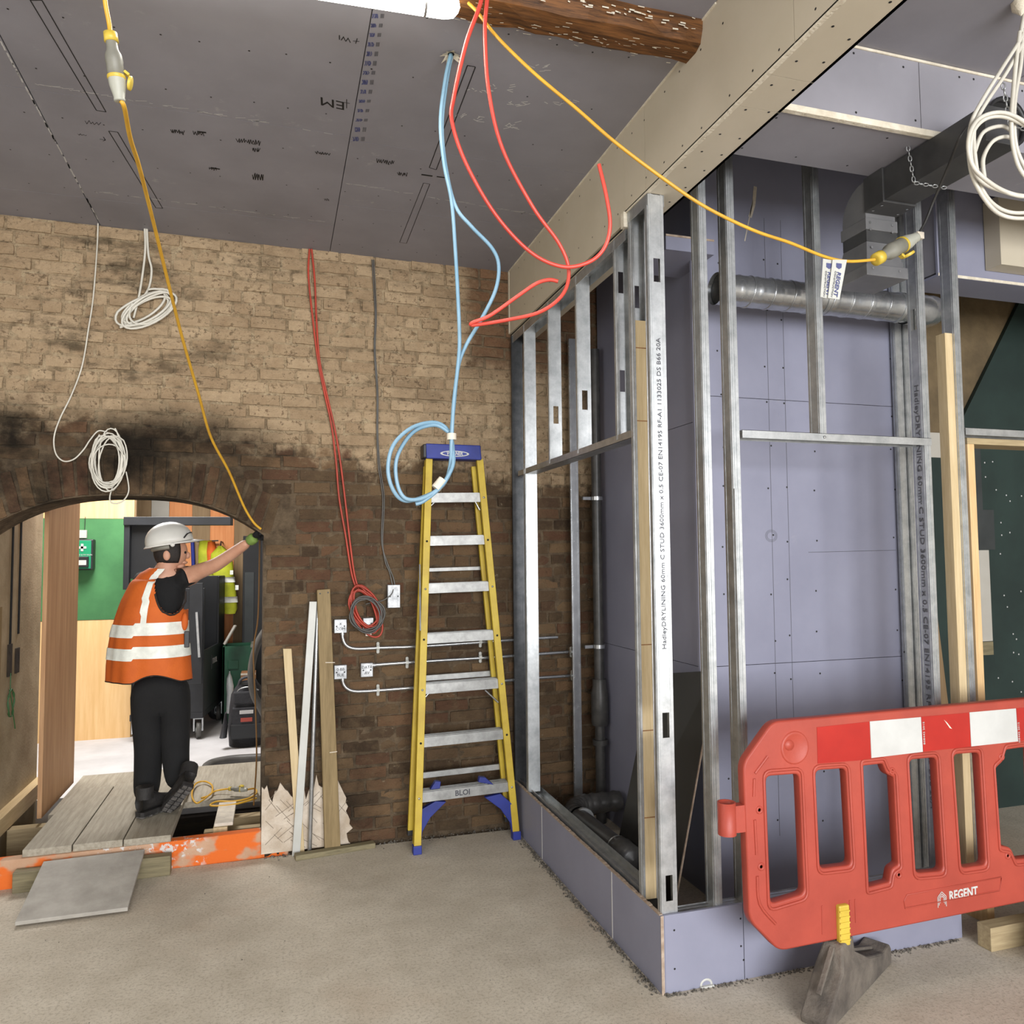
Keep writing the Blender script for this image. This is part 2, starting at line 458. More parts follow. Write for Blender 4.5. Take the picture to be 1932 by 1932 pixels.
BM = [brick_mesh(i, False) for i in range(10)]; HM = [brick_mesh(50+i, True) for i in range(8)]
rb = random.Random(3)
bricks = []
CHT = .0755; ncr = int(ZC/CHT)+1
for c in range(ncr):
    z0 = .004+c*CHT; z1 = z0+.066
    if z0 > ZC-.02: continue
    z1 = min(z1, ZC)
    u = -1.95-rb.uniform(0, .2); k = rb.randint(0, 1)
    while u < 2.18:
        L = .215 if (c+k) % 2 == 0 or rb.random() < .25 else .1025
        if rb.random() < .12: k += 1
        L += rb.uniform(-.012, .012); a, b2 = u, u+L; u += L+.011
        dz = rb.uniform(-.004, .004)
        # keep clear of the opening and of its ring of upright bricks
        ok = [t for t in [a+(b2-a)*i/12 for i in range(13)] if not (-1.535 < t < -.065 and z0 < (arch(t) if arch(t) > 0 else ASP)+.245)
              and not (abs(t-ACX) < AHW+.17 and ASP-.02 < z1 and z0 < ASP+.2 and abs(t-ACX) > AHW-.05)]
        if len(ok) < 4: continue
        a, b2 = ok[0], ok[-1]
        if b2-a < .045: continue
        bricks.append((a, b2, z0+dz, z1+dz))
def seen(b):
    c = W((b[0]+b[1])/2, (b[2]+b[3])/2); d = c-V((0, 0, CH)); x = 966+FPX*d.dot(_r)/d.dot(_fw)
    if x < -20: return -1
    s = (b[1]-b[0])*(b[3]-b[2])
    if x > 960: s *= .3
    return s
bricks.sort(key=seen, reverse=True)
rest = MB()
for i, (a, b2, z0, z1) in enumerate(bricks):
    c = W((a+b2)/2, (z0+z1)/2+.008*math.sin(a*1.7+z0*2)+.004*math.sin(a*6+z0*9), rb.uniform(-.005, .006)); me = rb.choice(BM if b2-a > .14 else HM)
    S = Matrix.Diagonal((b2-a, 1, z1-z0, 1)); R = Matrix.Rotation(WANG+rb.uniform(-.006, .006), 4, 'Z') @ Matrix.Rotation(rb.uniform(-.022, .022), 4, 'Y')
    if i < 300:
        o = bpy.data.objects.new('brick', me); COL.objects.link(o); o.parent = wall
        o.matrix_local = Matrix.Translation(c-wall.location) @ R @ S
    elif seen((a, b2, z0, z1)) > 0 or True:
        T = Matrix.Translation(c) @ R @ S
        rest.add([v.co for v in me.vertices], [list(p.vertices) for p in me.polygons], M=T)
stuff(rest.build('brickwork', 'brick', wall))
# upright bricks of the arch ring
for i in range(24):
    t = (i+.5)/24; u = ACX-AHW-.04+t*(2*AHW+.08); uu = min(max(u, ACX-AHW+.01), ACX+AHW-.01)
    sl = (arch(min(uu+.02, ACX+AHW-.001))-arch(max(uu-.02, ACX-AHW+.001)))/.04; an = math.atan(sl)*.55
    z = arch(uu)+.002
    c = W(u-math.sin(an)*.115, z+math.cos(an)*.115, rb.uniform(0, .006))
    o = bpy.data.objects.new('arch_brick', rb.choice(BM)); COL.objects.link(o); o.parent = wall
    o.matrix_local = Matrix.Translation(c-wall.location) @ WROT @ Matrix.Rotation(PI/2-an*1.0, 4, 'Y') @ Matrix.Diagonal((.222, 1, .0575, 1))
# torn plaster left at the foot of the pier
mat('old_plaster', (206, 194, 178), (176, 160, 140), 9, .9, bmp=.6, bscale=40)
rk = random.Random(41); edge = [(-.068, .02), (.44, .02)]
for k in range(12): edge.append((.44+rk.uniform(-.03, .02)-.05*(k/12)**2, .03+k*.026))
for k in range(30): edge.append((.385-.453*(k+1)/31, .37+.045*math.sin(k*.9)+.02*math.sin(k*2.3)+rk.uniform(-.02, .02)))
edge.append((-.068, .40)); pts = [W(u, z, .006) for u, z in edge]
pl = MB().prism(pts, (SA*.02, -CA*.02, 0)).build('plaster_patch', 'old_plaster', wall); pl['label'] = 'torn pale plaster patch at foot of pier'
ks = MB(); rk = random.Random(5)
for i in range(34):
    u = rk.uniform(-.05, .38); z = rk.uniform(.06, .33); a = rk.choice((.7, -.75))+rk.uniform(-.2, .2); L = rk.uniform(.04, .13)
    ribbon(ks, [W(u, z, .027), W(min(u+L*math.cos(a), .42), max(.03, z+L*math.sin(a)), .027)], .0022, (SA, -CA, 0))
mat('scratch', (110, 98, 84), rough=.9); stuff(ks.build('keying_scratches', 'scratch', wall))

# ---- enclosing walls (behind and beside the camera)
mb = MB(); mb.box((-3.4, -5.6, -.2), (-3.2, -.1, 3.8)); mb.box((-3.4, 2.1, -.2), (-3.2, 5.2, 3.8)); mb.box((-3.4, -.1, -.2), (-3.2, 2.1, 1.0)); mb.box((-3.4, -.1, 2.8), (-3.2, 2.1, 3.8))
struct(mb.build('wall_left', 'wall_paint'))
struct(MB().box((6.5, -5.6, -.2), (6.7, 5.3, 4.05)).build('wall_right', 'wall_paint'))
mb = MB(); mb.box((-3.2, -5.8, -.2), (-1.7, -5.6, 3.8)); mb.box((4.95, -5.8, -.2), (6.5, -5.6, 3.8)); mb.box((-1.7, -5.8, -.2), (4.95, -5.6, .45)); mb.box((-1.7, -5.8, 3.35), (4.95, -5.6, 3.8))
struct(mb.build('wall_rear', 'wall_paint'))
mb = MB()
for x in (-1.7, .5, 2.7, 4.89): mb.box((x, -5.74, .45), (x+.06, -5.64, 3.35))
for z in (.45, 3.29): mb.box((-1.7, -5.74, z), (4.95, -5.64, z+.06))
struct(mb.build('window_1', 'wall_paint'))

# ---- ceiling
cl = MB(); cl.box((-3.2, 2.44, ZC+.0135), (XB+.1, 5.1, 3.8)); cl.box((XB+.1, 2.40, 3.95), (6.5, 5.1, 4.05)); cl.box((-3.2, -5.6, 3.68), (XB+.1, 2.44, 3.8)); cl.box((XB+.1, -5.6, ZC+.0135), (6.5, 2.44, 3.8))
ceil = cl.build('ceiling', 'lilac_board'); struct(ceil, 'grey lilac plasterboard ceiling with joints and pen marks')
xj1, xj2 = P(182, 412, z=ZC).x, P(624, 465, z=ZC).x
yA, yB = P(300, 204, z=ZC).y, P(400, 400, z=ZC).y
xs = [-3.2, xj1-1.2, xj1, xj2, XB]
g = .0022
for i in range(4):
    ys = [2.44, yA if i != 3 else P(800, 535-250, z=ZC).y, yB if i != 3 else P(800, 405, z=ZC).y, 4.9]
    ys = sorted(ys)
    for a, b2 in zip(ys, ys[1:]):
        if b2-a < .05: continue
        MB().box((xs[i]+g, a+g*.5, ZC), (xs[i+1]-g, b2-g*.5, ZC+.0125)).build('ceiling_board', 'lilac_board', ceil)
for i in range(4):
    MB().box((xs[i]+g, -5.6, 3.667), (xs[i+1]-g, 1.2, 3.68)).build('ceiling_board', 'lilac_board', ceil)
    MB().box((xs[i]+g, 1.203, 3.667), (xs[i+1]-g, 2.44, 3.68)).build('ceiling_board', 'lilac_board', ceil)
for (a, b2) in ((-5.6, 0.3), (.302, 2.30)):
    for (x0, x1) in ((XB+.17, 2.84), (2.845, 4.1), (4.103, 6.5)):
        MB().box((x0, a, ZC), (x1, b2, ZC+.0125)).build('ceiling_board', 'lilac_board', ceil)
# pen marks, printing and screws on the ceiling
def C(px, py): return P(px, py, z=ZC)
DN = (0, 0, -1)
pen = MB()
def rect(pxs, w=.004): ribbon(pen, [C(*q) for q in pxs]+[C(*pxs[0])], w, DN)
rect([(57, 0), (79, 0), (200, 211), (182, 208)]); rect([(205, 247), (222, 249), (307, 393), (294, 392)])
rect([(882, 123), (897, 126), (823, 320), (810, 316)]); rect([(799, 345), (811, 347), (767, 459), (754, 457)], .003)
rk = random.Random(11)
def scrib(px, py, w, h, n, lw=.003, dash=True):
    q = [(px+w*i/n+rk.uniform(-1, 1), py+(h if i % 2 else -h)*rk.uniform(.4, 1)*.5+w*i/n*.12) for i in range(n+1)]
    ribbon(pen, [C(*a) for a in q], lw, DN)
scrib(322, 247, 26, 9, 14); scrib(364, 250, 20, 9, 9); ribbon(pen, [C(372, 248), C(389, 250)], .012, DN)
scrib(446, 264, 46, 11, 20); scrib(476, 282, 14, 10, 8); scrib(595, 287, 28, 6, 12); scrib(394, 317, 14, 7, 7); ribbon(pen, [C(398, 316), C(415, 319)], .011, DN)
scrib(477, 332, 20, 13, 10, .004); scrib(710, 303, 34, 9, 16); scrib(750, 327, 18, 8, 10); ribbon(pen, [C(795, 329), C(816, 332)], .012, DN); ribbon(pen, [C(824, 333), C(841, 335)], .010, DN)
scrib(612, 376, 9, 6, 6, .002); scrib(146, 253, 18, 4, 6, .002); scrib(160, 230, 30, 8, 8, .002); ribbon(pen, [C(188, 262), C(199, 264), C(195, 258), C(199, 264), C(194, 266)], .003, DN)
ribbon(pen, [C(654, 187), C(654, 204)], .003, DN); ribbon(pen, [C(645, 192), C(660, 195)], .003, DN); ribbon(pen, [C(674, 72), C(671, 82)], .003, DN); ribbon(pen, [C(666, 77), C(678, 78)], .003, DN)
stuff(pen.build('pen_marks', 'black_pen', ceil))
e1, e2 = C(652, 200), C(620, 193); text('pen_letters', 'EM', e1, e2-e1, C(652, 202)-C(652, 190), .085, 'black_pen', ceil)
e1, e2 = C(662, 76), C(640, 70); text('pen_letters', 'WI', e1, e2-e1, C(652, 78)-C(652, 66), .036, 'black_pen', ceil)
ink = MB(); rk = random.Random(4)
gk = MB()
for i in range(15):
    t = i/14; jx = 690+(624-690)*((10+255*t)/465.)+0; cy = 12+250*t; jx = 699-(699-662)*(cy/235.); L = rk.uniform(5, 9)
    for k in range(4):
        x = jx+9+k*2.6; ribbon(ink, [C(x+rk.uniform(-1, 1), cy-L*.5), C(x+1.6+rk.uniform(-1, 1), cy), C(x+rk.uniform(-1.5, 1), cy+L*.5)], rk.uniform(.003, .006), DN)
    for k in range(3): x = jx+25+k*2.4; ribbon(gk, [C(x, cy-L*.5), C(x-1, cy+L*.5)], .003, DN)
stuff(gk.build('faded_printing', 'grey_pen', ceil))
stuff(ink.build('blue_printing', 'blue_ink', ceil))
ck = MB()
for (px, py, w) in ((940, 165, 50), (970, 195, 40), (880, 222, 45), (960, 238, 30), (1055, 190, 60), (900, 170, 40), (1010, 130, 40)):
    for i in range(9):
        x = px+rk.uniform(-w/2, w/2); y = py+rk.uniform(-7, 7); ribbon(ck, [C(x, y), C(x+rk.uniform(4, 13), y+rk.uniform(-5, 5))], .004, DN)
for (a, b2) in (((50, 155), (640, 255)), ((155, 358), (610, 418)), ((650, 345), (1100, 420))):
    for i in range(46):
        t = rk.random(); x = a[0]+(b2[0]-a[0])*t; y = a[1]+(b2[1]-a[1])*t
        ribbon(ck, [C(x, y), C(x+rk.uniform(4, 22), y+rk.uniform(0, 3))], .003, DN)
for i in range(60):
    t = rk.random(); x = 0+185*t; y = 75+338*t; ribbon(ck, [C(x, y), C(x+4, y+9)], .006, DN)
stuff(ck.build('plaster_scuffs', 'chalk', ceil))
sw = MB(); pp = []
for yy in (2.6, 2.95, 3.3, 3.65, 4.0, 4.35, 4.7):
    for i in range(26): pp.append((-2.6+i*.155+rk.uniform(-.02, .02), yy+rk.uniform(-.01, .01), ZC))
dots(sw, pp, .0042, DN); stuff(sw.build('screw_heads', 'screw', ceil))
rk = random.Random(33); hc = C(851, 102); hm_ = MB()
for i in range(11):
    a = i*.57+rk.uniform(-.2, .2); r = rk.uniform(.026, .045); q0 = hc+V((math.cos(a)*.012, math.sin(a)*.012, -.001)); d_ = V((math.cos(a), math.sin(a), 0)); n_ = V((-d_.y, d_.x, 0))*.011
    hm_.add([q0-n_, q0+n_, q0+d_*r+V((0, 0, -rk.uniform(.004, .02)))], [(0, 1, 2)])
stuff(hm_.build('torn_hole', 'filler', ceil)); dots(hm_ := MB(), [hc], .02, DN, .0012, 10); hm_.build('hole', 'gap', ceil)

# ---- old timber beam
rk = random.Random(21)
n = 60; prof = [(2.39, 3.70), (2.388, 3.63), (2.405, 3.585), (2.45, 3.574), (2.51, 3.577), (2.538, 3.60), (2.55, 3.70)]
mb = MB(); vs = []; fs = []; k = len(prof)
for i in range(n+1):
    x = -3.1+(XB+3.1+.01)*i/n
    for (y, z) in prof:
        j = rk.uniform(-.006, .006); vs.append((x, y+j+.02*(1.47-x)*-.12, z+rk.uniform(-.005, .005)))
for i in range(n):
    for a in range(k-1): fs.append((i*k+a, (i+1)*k+a, (i+1)*k+a+1, i*k+a+1))
fs.append(list(range(k))[::-1]); fs.append([n*k+a for a in range(k)])
mb.add(vs, fs, False); o = mb.build('timber_beam', 'old_oak'); tag(o, 'old rough brown timber beam under ceiling beside the white strip light', 'beam')
chp = MB()
for i in range(60):
    x = rk.uniform(.5, 1.44); y = rk.uniform(2.41, 2.52); L = rk.uniform(.006, .03)
    ribbon(chp, [(x, y, 3.573), (x+L, y+rk.uniform(-.004, .004), 3.573)], rk.uniform(.001, .004), DN, .003)
    z = rk.uniform(3.60, 3.66); ribbon(chp, [(x, 2.386, z), (x+L, 2.386, z+rk.uniform(-.003, .003))], rk.uniform(.002, .006), (0, -1, 0), .004)
stuff(chp.build('paint_flecks', 'filler', o))

# ---- boxed beam of cream board
bx = MB(); bx.box((XB+.0125, -5.6, 3.2475), (XB+.163, 3.07, 4.0)); bx.box((XB+.0125, 3.07, 3.185), (XB+.163, 4.86, 4.0))
box = bx.build('trim_1', 'gap'); struct(box, 'boxed-in beam clad in cream plasterboard')
yb = lambda px, py: P(px, py, x=XB).y
cuts = [-5.6, .4, yb(1498, 40), yb(1216, 255), yb(1133, 350), yb(1010, 500), 4.86]
cuts = sorted(cuts)
for a, b2 in zip(cuts, cuts[1:]):
    zl = 3.235
    if a < 3.07 < b2:
        MB().box((XB, a+.001, zl), (XB+.0125, 3.068, 3.70)).build('side_board', 'cream_board', box)
        MB().box((XB, 3.07, 3.195), (XB+.0125, b2-.001, 3.70)).build('side_board', 'cream_board', box)
    else:
        MB().box((XB, a+.001, zl if b2 < 3.08 else 3.195), (XB+.0125, b2-.001, 3.70)).build('side_board', 'cream_board', box)
sc = sorted([-5.6, .5, P(1450, 140, z=3.235).y, P(1425, 205, z=3.235).y, 3.07])
for a, b2 in zip(sc, sc[1:]): MB().box((XB+.0, a+.001, 3.235), (XB+.175, b2-.001, 3.2475)).build('soffit_board', 'cream_board', box)
MB().box((XB+.0125, 3.07, 3.172), (XB+.175, 4.86, 3.185)).build('soffit_board', 'cream_board', box)
MB().box((XB+.163, -5.6, 3.235), (XB+.175, 3.06, 3.94)).build('side_board', 'cream_board', box)
MB().box((XB-.002, -5.6, 3.2345), (XB+.016, 3.06, 3.2415)).build('corner_bead', 'filler', box, bev=.002)
mb = MB(); mb.box((XB-.004, 2.42, 3.612), (XB, 4.86, 3.622)); mb.box((XB-.004, 2.30, 3.660), (XB, 2.42, 3.668)); mb.box((XB-.003, 4.84, 3.2), (XB, 4.865, 3.615))
mb.box((XB-.012, 3.055, 3.172), (XB+.012, 3.085, 3.24)); mb.build('jointing_compound', 'filler', box)
sw = MB(); pp = []
for i in range(24):
    y = 1.2+i*.15
    for z in (3.28, 3.56): pp.append((XB, y+random.uniform(-.02, .02), z+random.uniform(-.02, .02)))
dots(sw, pp, .0045, (-1, 0, 0)); pp = []
for i in range(14):
    for x in (XB+.05, XB+.135): pp.append((x, 1.1+i*.14+random.uniform(-.02, .02), 3.235))
dots(sw, pp, .005, DN); stuff(sw.build('screw_heads', 'screw', box))

# ---- bulkhead right of the beam
bk = MB(); bk.box((XB+.17, 2.314, 3.338), (6.5, 2.628, 4.0)); bulk = bk.build('trim_2', 'lilac_board'); struct(bulk, 'lilac plasterboard bulkhead under ceiling right of boxed beam')
xb1 = P(1735, 180, y=2.30).x
for a, b2 in ((XB+.176, xb1), (xb1+.003, 4.1), (4.103, 6.5)):
    MB().box((a, 2.30, 3.325), (b2, 2.3125, ZC)).build('face_board', 'lilac_board', bulk)
for a, b2 in ((XB+.176, 2.75), (2.753, 6.5)):
    MB().box((a, 2.313, 3.325), (b2, 2.63, 3.3375)).build('soffit_board', 'lilac_board', bulk)
mb = MB(); mb.box((XB+.176, 2.295, 3.32), (2.75, 2.318, 3.345)); mb.box((XB+.176, 2.294, 3.609), (6.5, 2.301, 3.619))
mb.build('jointing_compound', 'filler', bulk, bev=.002)
pp = []; sw = MB()
for x in (1.8, 2.05, 2.3, 2.55, 2.6, 2.85, 3.1):
    for z in (3.37, 3.58): pp.append((x+random.uniform(-.04, .04), 2.30, z+random.uniform(-.01, .01)))
dots(sw, pp, .005, (0, -1, 0)); pp = [(x, y, 3.325) for x in (1.75, 2.0, 2.25, 2.5) for y in (2.36, 2.58)]
dots(sw, pp, .005, DN); stuff(sw.build('screw_heads', 'screw', bulk))

# ---- lined shaft behind the frames
YW, XL = 3.446, 2.10
xr = P(1703, 1000, y=YW).x; zj = P(1500, 1250, y=YW).z; zj2 = P(1500, 757, y=YW).z
sh = MB(); sh.box((XL+.0135, YW+.0135, -.0), (xr, 4.85, 3.94)); shaft = sh.build('wall_shaft', 'gap'); struct(shaft, 'lilac plasterboard shaft wall behind metal studs')
xv = P(1452, 900, y=YW).x
for a, b2 in ((0, zj), (zj+.003, zj2), (zj2+.003, 3.94)):
    MB().box((XL, YW, a), (xr, YW+.0125, b2)).build('front_board', 'lilac_clean', shaft)
for a, b2 in ((0, zj-.02), (zj-.017, 2.42), (2.423, 3.94)):
    MB().box((XL, YW+.013, a), (XL+.0125, 4.85, b2)).build('side_board', 'lilac_clean', shaft)
MB().box((XL-.03, YW-.004, zj-.02), (XL-.001, YW+.012, 3.3)).build('raw_edge', 'board_edge', shaft)
MB().box((XL-.016, YW-.002, 0), (XL-.001, YW+.012, zj-.02)).build('raw_edge', 'board_edge', shaft)
MB().box((XL-.075, YW+.013, zj-.02), (XL-.0, YW+.03, 3.3)).build('side_board', 'lilac_clean', shaft)
zh0, zh1 = P(1290, 474, y=3.36).z, P(1290, 447, y=3.36).z
hb = MB().box((1.83, 3.36, zh0), (XL+.0, 3.7, zh1)).build('header_board', 'lilac_clean', shaft)
MB().box((1.83, 3.357, zh1-.006), (XL, 3.363, zh1+.004)).build('raw_edge', 'board_edge', shaft)
sw = MB(); pp = []
for x in (2.17, xv, 2.55, 2.72, xr-.05):
    for i in range(13): pp.append((x+random.uniform(-.015, .015), YW, .35+i*.24+random.uniform(-.05, .05)))
dots(sw, pp, .0055, (0, -1, 0)); stuff(sw.build('screw_heads', 'screw', shaft))
pn = MB()
for x in (xv, 2.55): ribbon(pn, [(x, YW, .3), (x+.01, YW, 3.5)], .0022, (0, -1, 0))
ribbon(pn, [P(1525, 1042, y=YW), P(1690, 1038, y=YW)], .0025, (0, -1, 0))
c = P(1455, 1011, y=YW)
for r in (.021, .026, .031): ribbon(pn, [c+V((math.cos(t*.3)*r*1.15, 0, math.sin(t*.3)*r)) for t in range(22)], .0014, (0, -1, 0))
stuff(pn.build('pencil_lines', 'grey_pen', shaft))
mb = MB(); ribbon(mb, [P(1425, 352, y=YW), P(1422, 385, y=YW), P(1415, 410, y=YW)], .02, (0, -1, 0)); ribbon(mb, [P(1420, 380, y=YW), P(1405, 455, y=YW)], .006, (0, -1, 0))
mb.build('filler_smear', 'tape', shaft)

# ---- low plinth wall of lilac board
pl = MB(); pl.box((XB+.008, YF+.013, 0), (XB+.08, 4.85, .285)); pl.box((XB+.08, YF+.013, 0), (2.955, YF+.085, .285)); plinth = pl.build('wall_plinth', 'gap'); struct(plinth, 'low lilac plasterboard plinth wall under metal studs')
for a, b2 in zip([YF, P(1158, 1740, x=XB).y, P(1025, 1600, x=XB).y], [P(1158, 1740, x=XB).y-.003, P(1025, 1600, x=XB).y-.003, 4.85]):
    MB().box((XB-.007, a, 0), (XB+.008, b2, .3)).build('side_board', 'lilac_clean', plinth, bev=.001)
for yq in (P(1158, 1740, x=XB).y, P(1025, 1600, x=XB).y): MB().box((XB-.0085, yq-.005, .005), (XB-.006, yq+.003, .296)).build('joint_line', 'chalk', plinth)
xm = P(1403, 1780, y=YF).x
for a, b2 in ((XB+.0085, xm), (xm+.003, 2.955)):
    MB().box((a, YF, 0), (b2, YF+.013, .3)).build('front_board', 'lilac_clean', plinth, bev=.001)
mb = MB(); rk = random.Random(9)
for i in range(70):
    y = YF+.01+i*(4.83-YF)/70; mb.box((XB-.0085, y, .2975), (XB+.006, y+.03, .3015+rk.uniform(0, .004)))
mb.box((XB-.0088, YF-.002, 0), (XB+.004, YF+.0, .301)); mb.build('raw_edge', 'board_edge', plinth)
sw = MB(); dots(sw, [P(*q, y=YF) for q in ((1272, 1755), (1273, 1828), (1397, 1733), (1398, 1785), (1403, 1811))], .0045, (0, -1, 0)); stuff(sw.build('screw_heads', 'screw', plinth))

# ---- far right: stair side, header and lining
mat('green_board', (34, 52, 47), (26, 42, 38), 3, .7)
mat('stair_plaster', (120, 102, 74), (92, 78, 56), 4, .9, bmp=.5, bscale=25)
YG = 4.15
g0 = MB().box((xr+.02, YG+.035, 0), (6.5, 4.85, 3.94)).build('wall_stair', 'stair_plaster'); struct(g0, 'brown plastered wall beside dark green stair side')
a, b2, c, d = P(1932, 553, y=YG), P(1810, 803, y=YG), P(1806, 1600, y=YG), P(1932, 1600, y=YG)
mb = MB(); mb.prism([V((b2.x, YG, 0)), V((6.49, YG, 0)), V((6.49, YG, a.z+(6.49-a.x)*(a.z-b2.z)/(a.x-b2.x))), V((b2.x, YG, b2.z))], (0, .03, 0))
o = mb.build('stair_panel', 'green_board', g0)
MB().box((xr+.05, YG+.005, 0), (b2.x-.004, YG+.034, P(1740, 862, y=YG).z)).build('stair_panel', 'green_board', g0)
MB().box((xr+.05, YG+.003, P(1740, 862, y=YG).z), (b2.x-.004, YG+.034, P(1740, 815, y=YG).z)).build('white_strip', 'wall_paint', g0)
mat('dark_grey', (56, 60, 60), (46, 50, 50), 4, .6)
zz = lambda q: P(1850, q, y=YG).z
MB().box((P(1825, 900, y=YG).x, YG-.012, zz(1037)), (P(1869, 900, y=YG).x, YG, zz(962))).build('grey_plate', 'dark_grey', g0)
MB().box((P(1825, 900, y=YG).x, YG-.012, zz(962)), (P(1849, 900, y=YG).x, YG, zz(830))).build('grey_plate', 'dark_grey', g0)
MB().box((P(1825, 1100, y=YG).x, YG-.01, zz(1210)), (P(1866, 1100, y=YG).x, YG, zz(1038))).build('white_strip', 'wall_paint', g0)
MB().box((P(1828, 1100, y=YG).x, YG-.012, zz(1236)), (P(1866, 1100, y=YG).x, YG, zz(1211))).build('timber_strip', 'treated_x', g0)
mb = MB(); rk = random.Random(2); pp = [P(rk.uniform(1855, 1930), rk.uniform(860, 1330), y=YG) for i in range(24)]
dots(mb, pp, .006, (0, -1, 0)); stuff(mb.build('screw_heads', 'chalk', g0))
hd = MB().box((3.36, 3.214, 3.214), (6.5, 3.42, 3.94)).build('trim_3', 'lilac_board'); struct(hd, 'lilac plasterboard header over right doorway')
z0 = P(1860, 527, y=3.2).z; MB().box((3.35, 3.2, z0), (6.5, 3.2135, 3.94)).build('face_board', 'lilac_clean', hd)
MB().box((3.35, 3.2, z0-.013), (6.5, 3.43, z0)).build('soffit_board', 'lilac_clean', hd); MB().box((3.35, 3.196, z0-.012), (6.5, 3.2, z0+.003)).build('jointing_compound', 'filler', hd)
cb = MB().box((P(1887, 450, y=3.1).x, 3.1, P(1887, 498, y=3.1).z), (4.6, 3.195, 3.62)).build('cream_box', 'cream_board', hd)
# rubble along the foot of the plinth
mat('rubble', (70, 66, 60), (120, 114, 104), 60, .95)
mb = MB(); rk = random.Random(17)
def crumb(x, y, s):
    a = rk.uniform(0, 6); vs = [(x+s*math.cos(a+k*2.09)*rk.uniform(.6, 1.2), y+s*math.sin(a+k*2.09)*rk.uniform(.6, 1.2), 0) for k in range(3)]
    mb.add(vs+[(x+rk.uniform(-s, s)*.3, y+rk.uniform(-s, s)*.3, s*rk.uniform(.6, 1.3))], [(0, 1, 3), (1, 2, 3), (2, 0, 3)])
for i in range(900):
    t = rk.random(); crumb(XB-.012-abs(rk.gauss(0, .016)), YF+t*2.0, rk.uniform(.003, .010))
for i in range(420): crumb(XB+rk.random()*1.45, YF-.005-abs(rk.gauss(0, .012)), rk.uniform(.003, .009))
for i in range(160): crumb(rk.uniform(-1.4, 1.9), rk.uniform(2.0, 4.6), rk.uniform(.001, .004))
for i in range(220):
    u = rk.uniform(-.05, 1.4); p = W(u, 0, .02+abs(rk.gauss(0, .03))); crumb(p.x, p.y, rk.uniform(.003, .009))
o = mb.build('rubble', 'rubble'); tag(o, 'grey rubble crumbs along the foot of walls', 'rubble', kind='stuff')

# ================================================================== METAL STUD FRAMES
def cstud(o, a, b, z0, z1, w=.07, fl=.034, holes=(), name='stud', parent=None, m='galv'):
    """C-shaped galvanised stud: web along a, flanges along b, lips, pressed ribs, punched holes"""
    o, a, b = V(o), V(a), V(b); t = .0016; mb = MB(); up = V((0, 0, 1))
    def bar(p0, p1, q0, q1, za, zb):   # p along a, q along b
        c = [o+a*p0+b*q0, o+a*p1+b*q0, o+a*p1+b*q1, o+a*p0+b*q1]
        vs = [V((p.x, p.y, za)) for p in c]+[V((p.x, p.y, zb)) for p in c]
        mb.hexa(vs if a.cross(b).z > 0 else [vs[i] for i in (3, 2, 1, 0, 7, 6, 5, 4)])
    hs = sorted(holes); z = z0
    for h in hs:
        bar(0, w, 0, t, z, h-.05); bar(0, w*.28, 0, t, h-.05, h+.05); bar(w*.72, w, 0, t, h-.05, h+.05); z = h+.05
    bar(0, w, 0, t, z, z1)
    for e in (0, w-t): bar(e, e+t, t, fl, z0, z1)
    for e in (t, w-t-.008): bar(e, e+.008, fl-t, fl, z0, z1)
    for e in (-.0012, w):                                    # ribs on the flanges
        for q in (.28, .62): bar(e-(.0014 if e < 0 else 0), e+.0026, fl*q-.003, fl*q+.003, z0, z1)
    for q in (.16, .84): bar(w*q-.003, w*q+.003, -.0012, 0, z0, z1)
    return mb.build(name, m, parent)
def track(p, q, w, h, parent, name='track', up=1, side=(1, 0, 0)):
    """U-shaped track from p to q (edge line), width w along side, flanges h up or down"""
    p, q, s = V(p), V(q), V(side); t = .0016; mb = MB(); hz = V((0, 0, h*up)); tz = V((0, 0, t*up))
    def slab(a, b, c, d, e):
        vs = [a, b, c, d]; mb.prism(vs, e)
    slab(p, q, q+s*w, p+s*w, tz)
    for k in (0, w-t): slab(p+s*k, q+s*k, q+s*(k+t), p+s*(k+t), hz)
    for k in (.35, .65): slab(p+s*(w*k), q+s*(w*k), q+s*(w*k+.004), p+s*(w*k+.004), tz*1.9)
    return mb.build(name, 'galv', parent)
XA, YA = V((1, 0, 0)), V((0, 1, 0))
zc = lambda py: P(1262, py, y=YF+.015).z

lf = thing('stud_partition', (XB+.05, 3.8, .3), 'galvanised metal stud return frame running from corner to brick wall', 'stud frame', 'metal stud frames')
cstud((1.476, 2.856, 0), XA, YA, .288, 3.234, holes=[zc(512), zc(1368), zc(1676)], parent=lf)
text('printed_lettering', 'HadleyDRYLINING 60mm C STUD 3600mm x 0.5 CE-07 EN14195 RF-A1 1133025 DS B66 20A', (1.511, 2.8545, zc(1225)), (0, 0, 1), (-1, 0, 0), .026, 'grey_pen', lf, fit=zc(640)-zc(1225))
cstud((1.476, 3.055, 0), XA, -YA, .288, 3.234, fl=.04, holes=[P(1212, 548, x=1.5).z], parent=lf)
MB().box((1.482, 3.018, .288), (1.538, 3.052, P(1210, 600, x=1.5).z)).build('timber_insert', 'pine', lf, bev=.001)
ribb = MB()
for z in (2.62, 2.30, 1.34, .98, .62):
    ribb.box((1.4815, 3.0172, z), (1.5385, 3.0180, z+.004))
mat('knot', (150, 104, 60), (120, 78, 42), 20, .7); stuff(ribb.build('timber_joints', 'knot', lf))
for y, k in ((3.215, -1), (3.66, 1), (4.09, 1)):
    cstud((1.476, y, 0), XA, YA*k, 2.245, 3.17, holes=[2.52] + ([2.98] if k < 0 else []), parent=lf)
cstud((1.476, 4.54, 0), XA, YA, .30, 3.17, parent=lf)
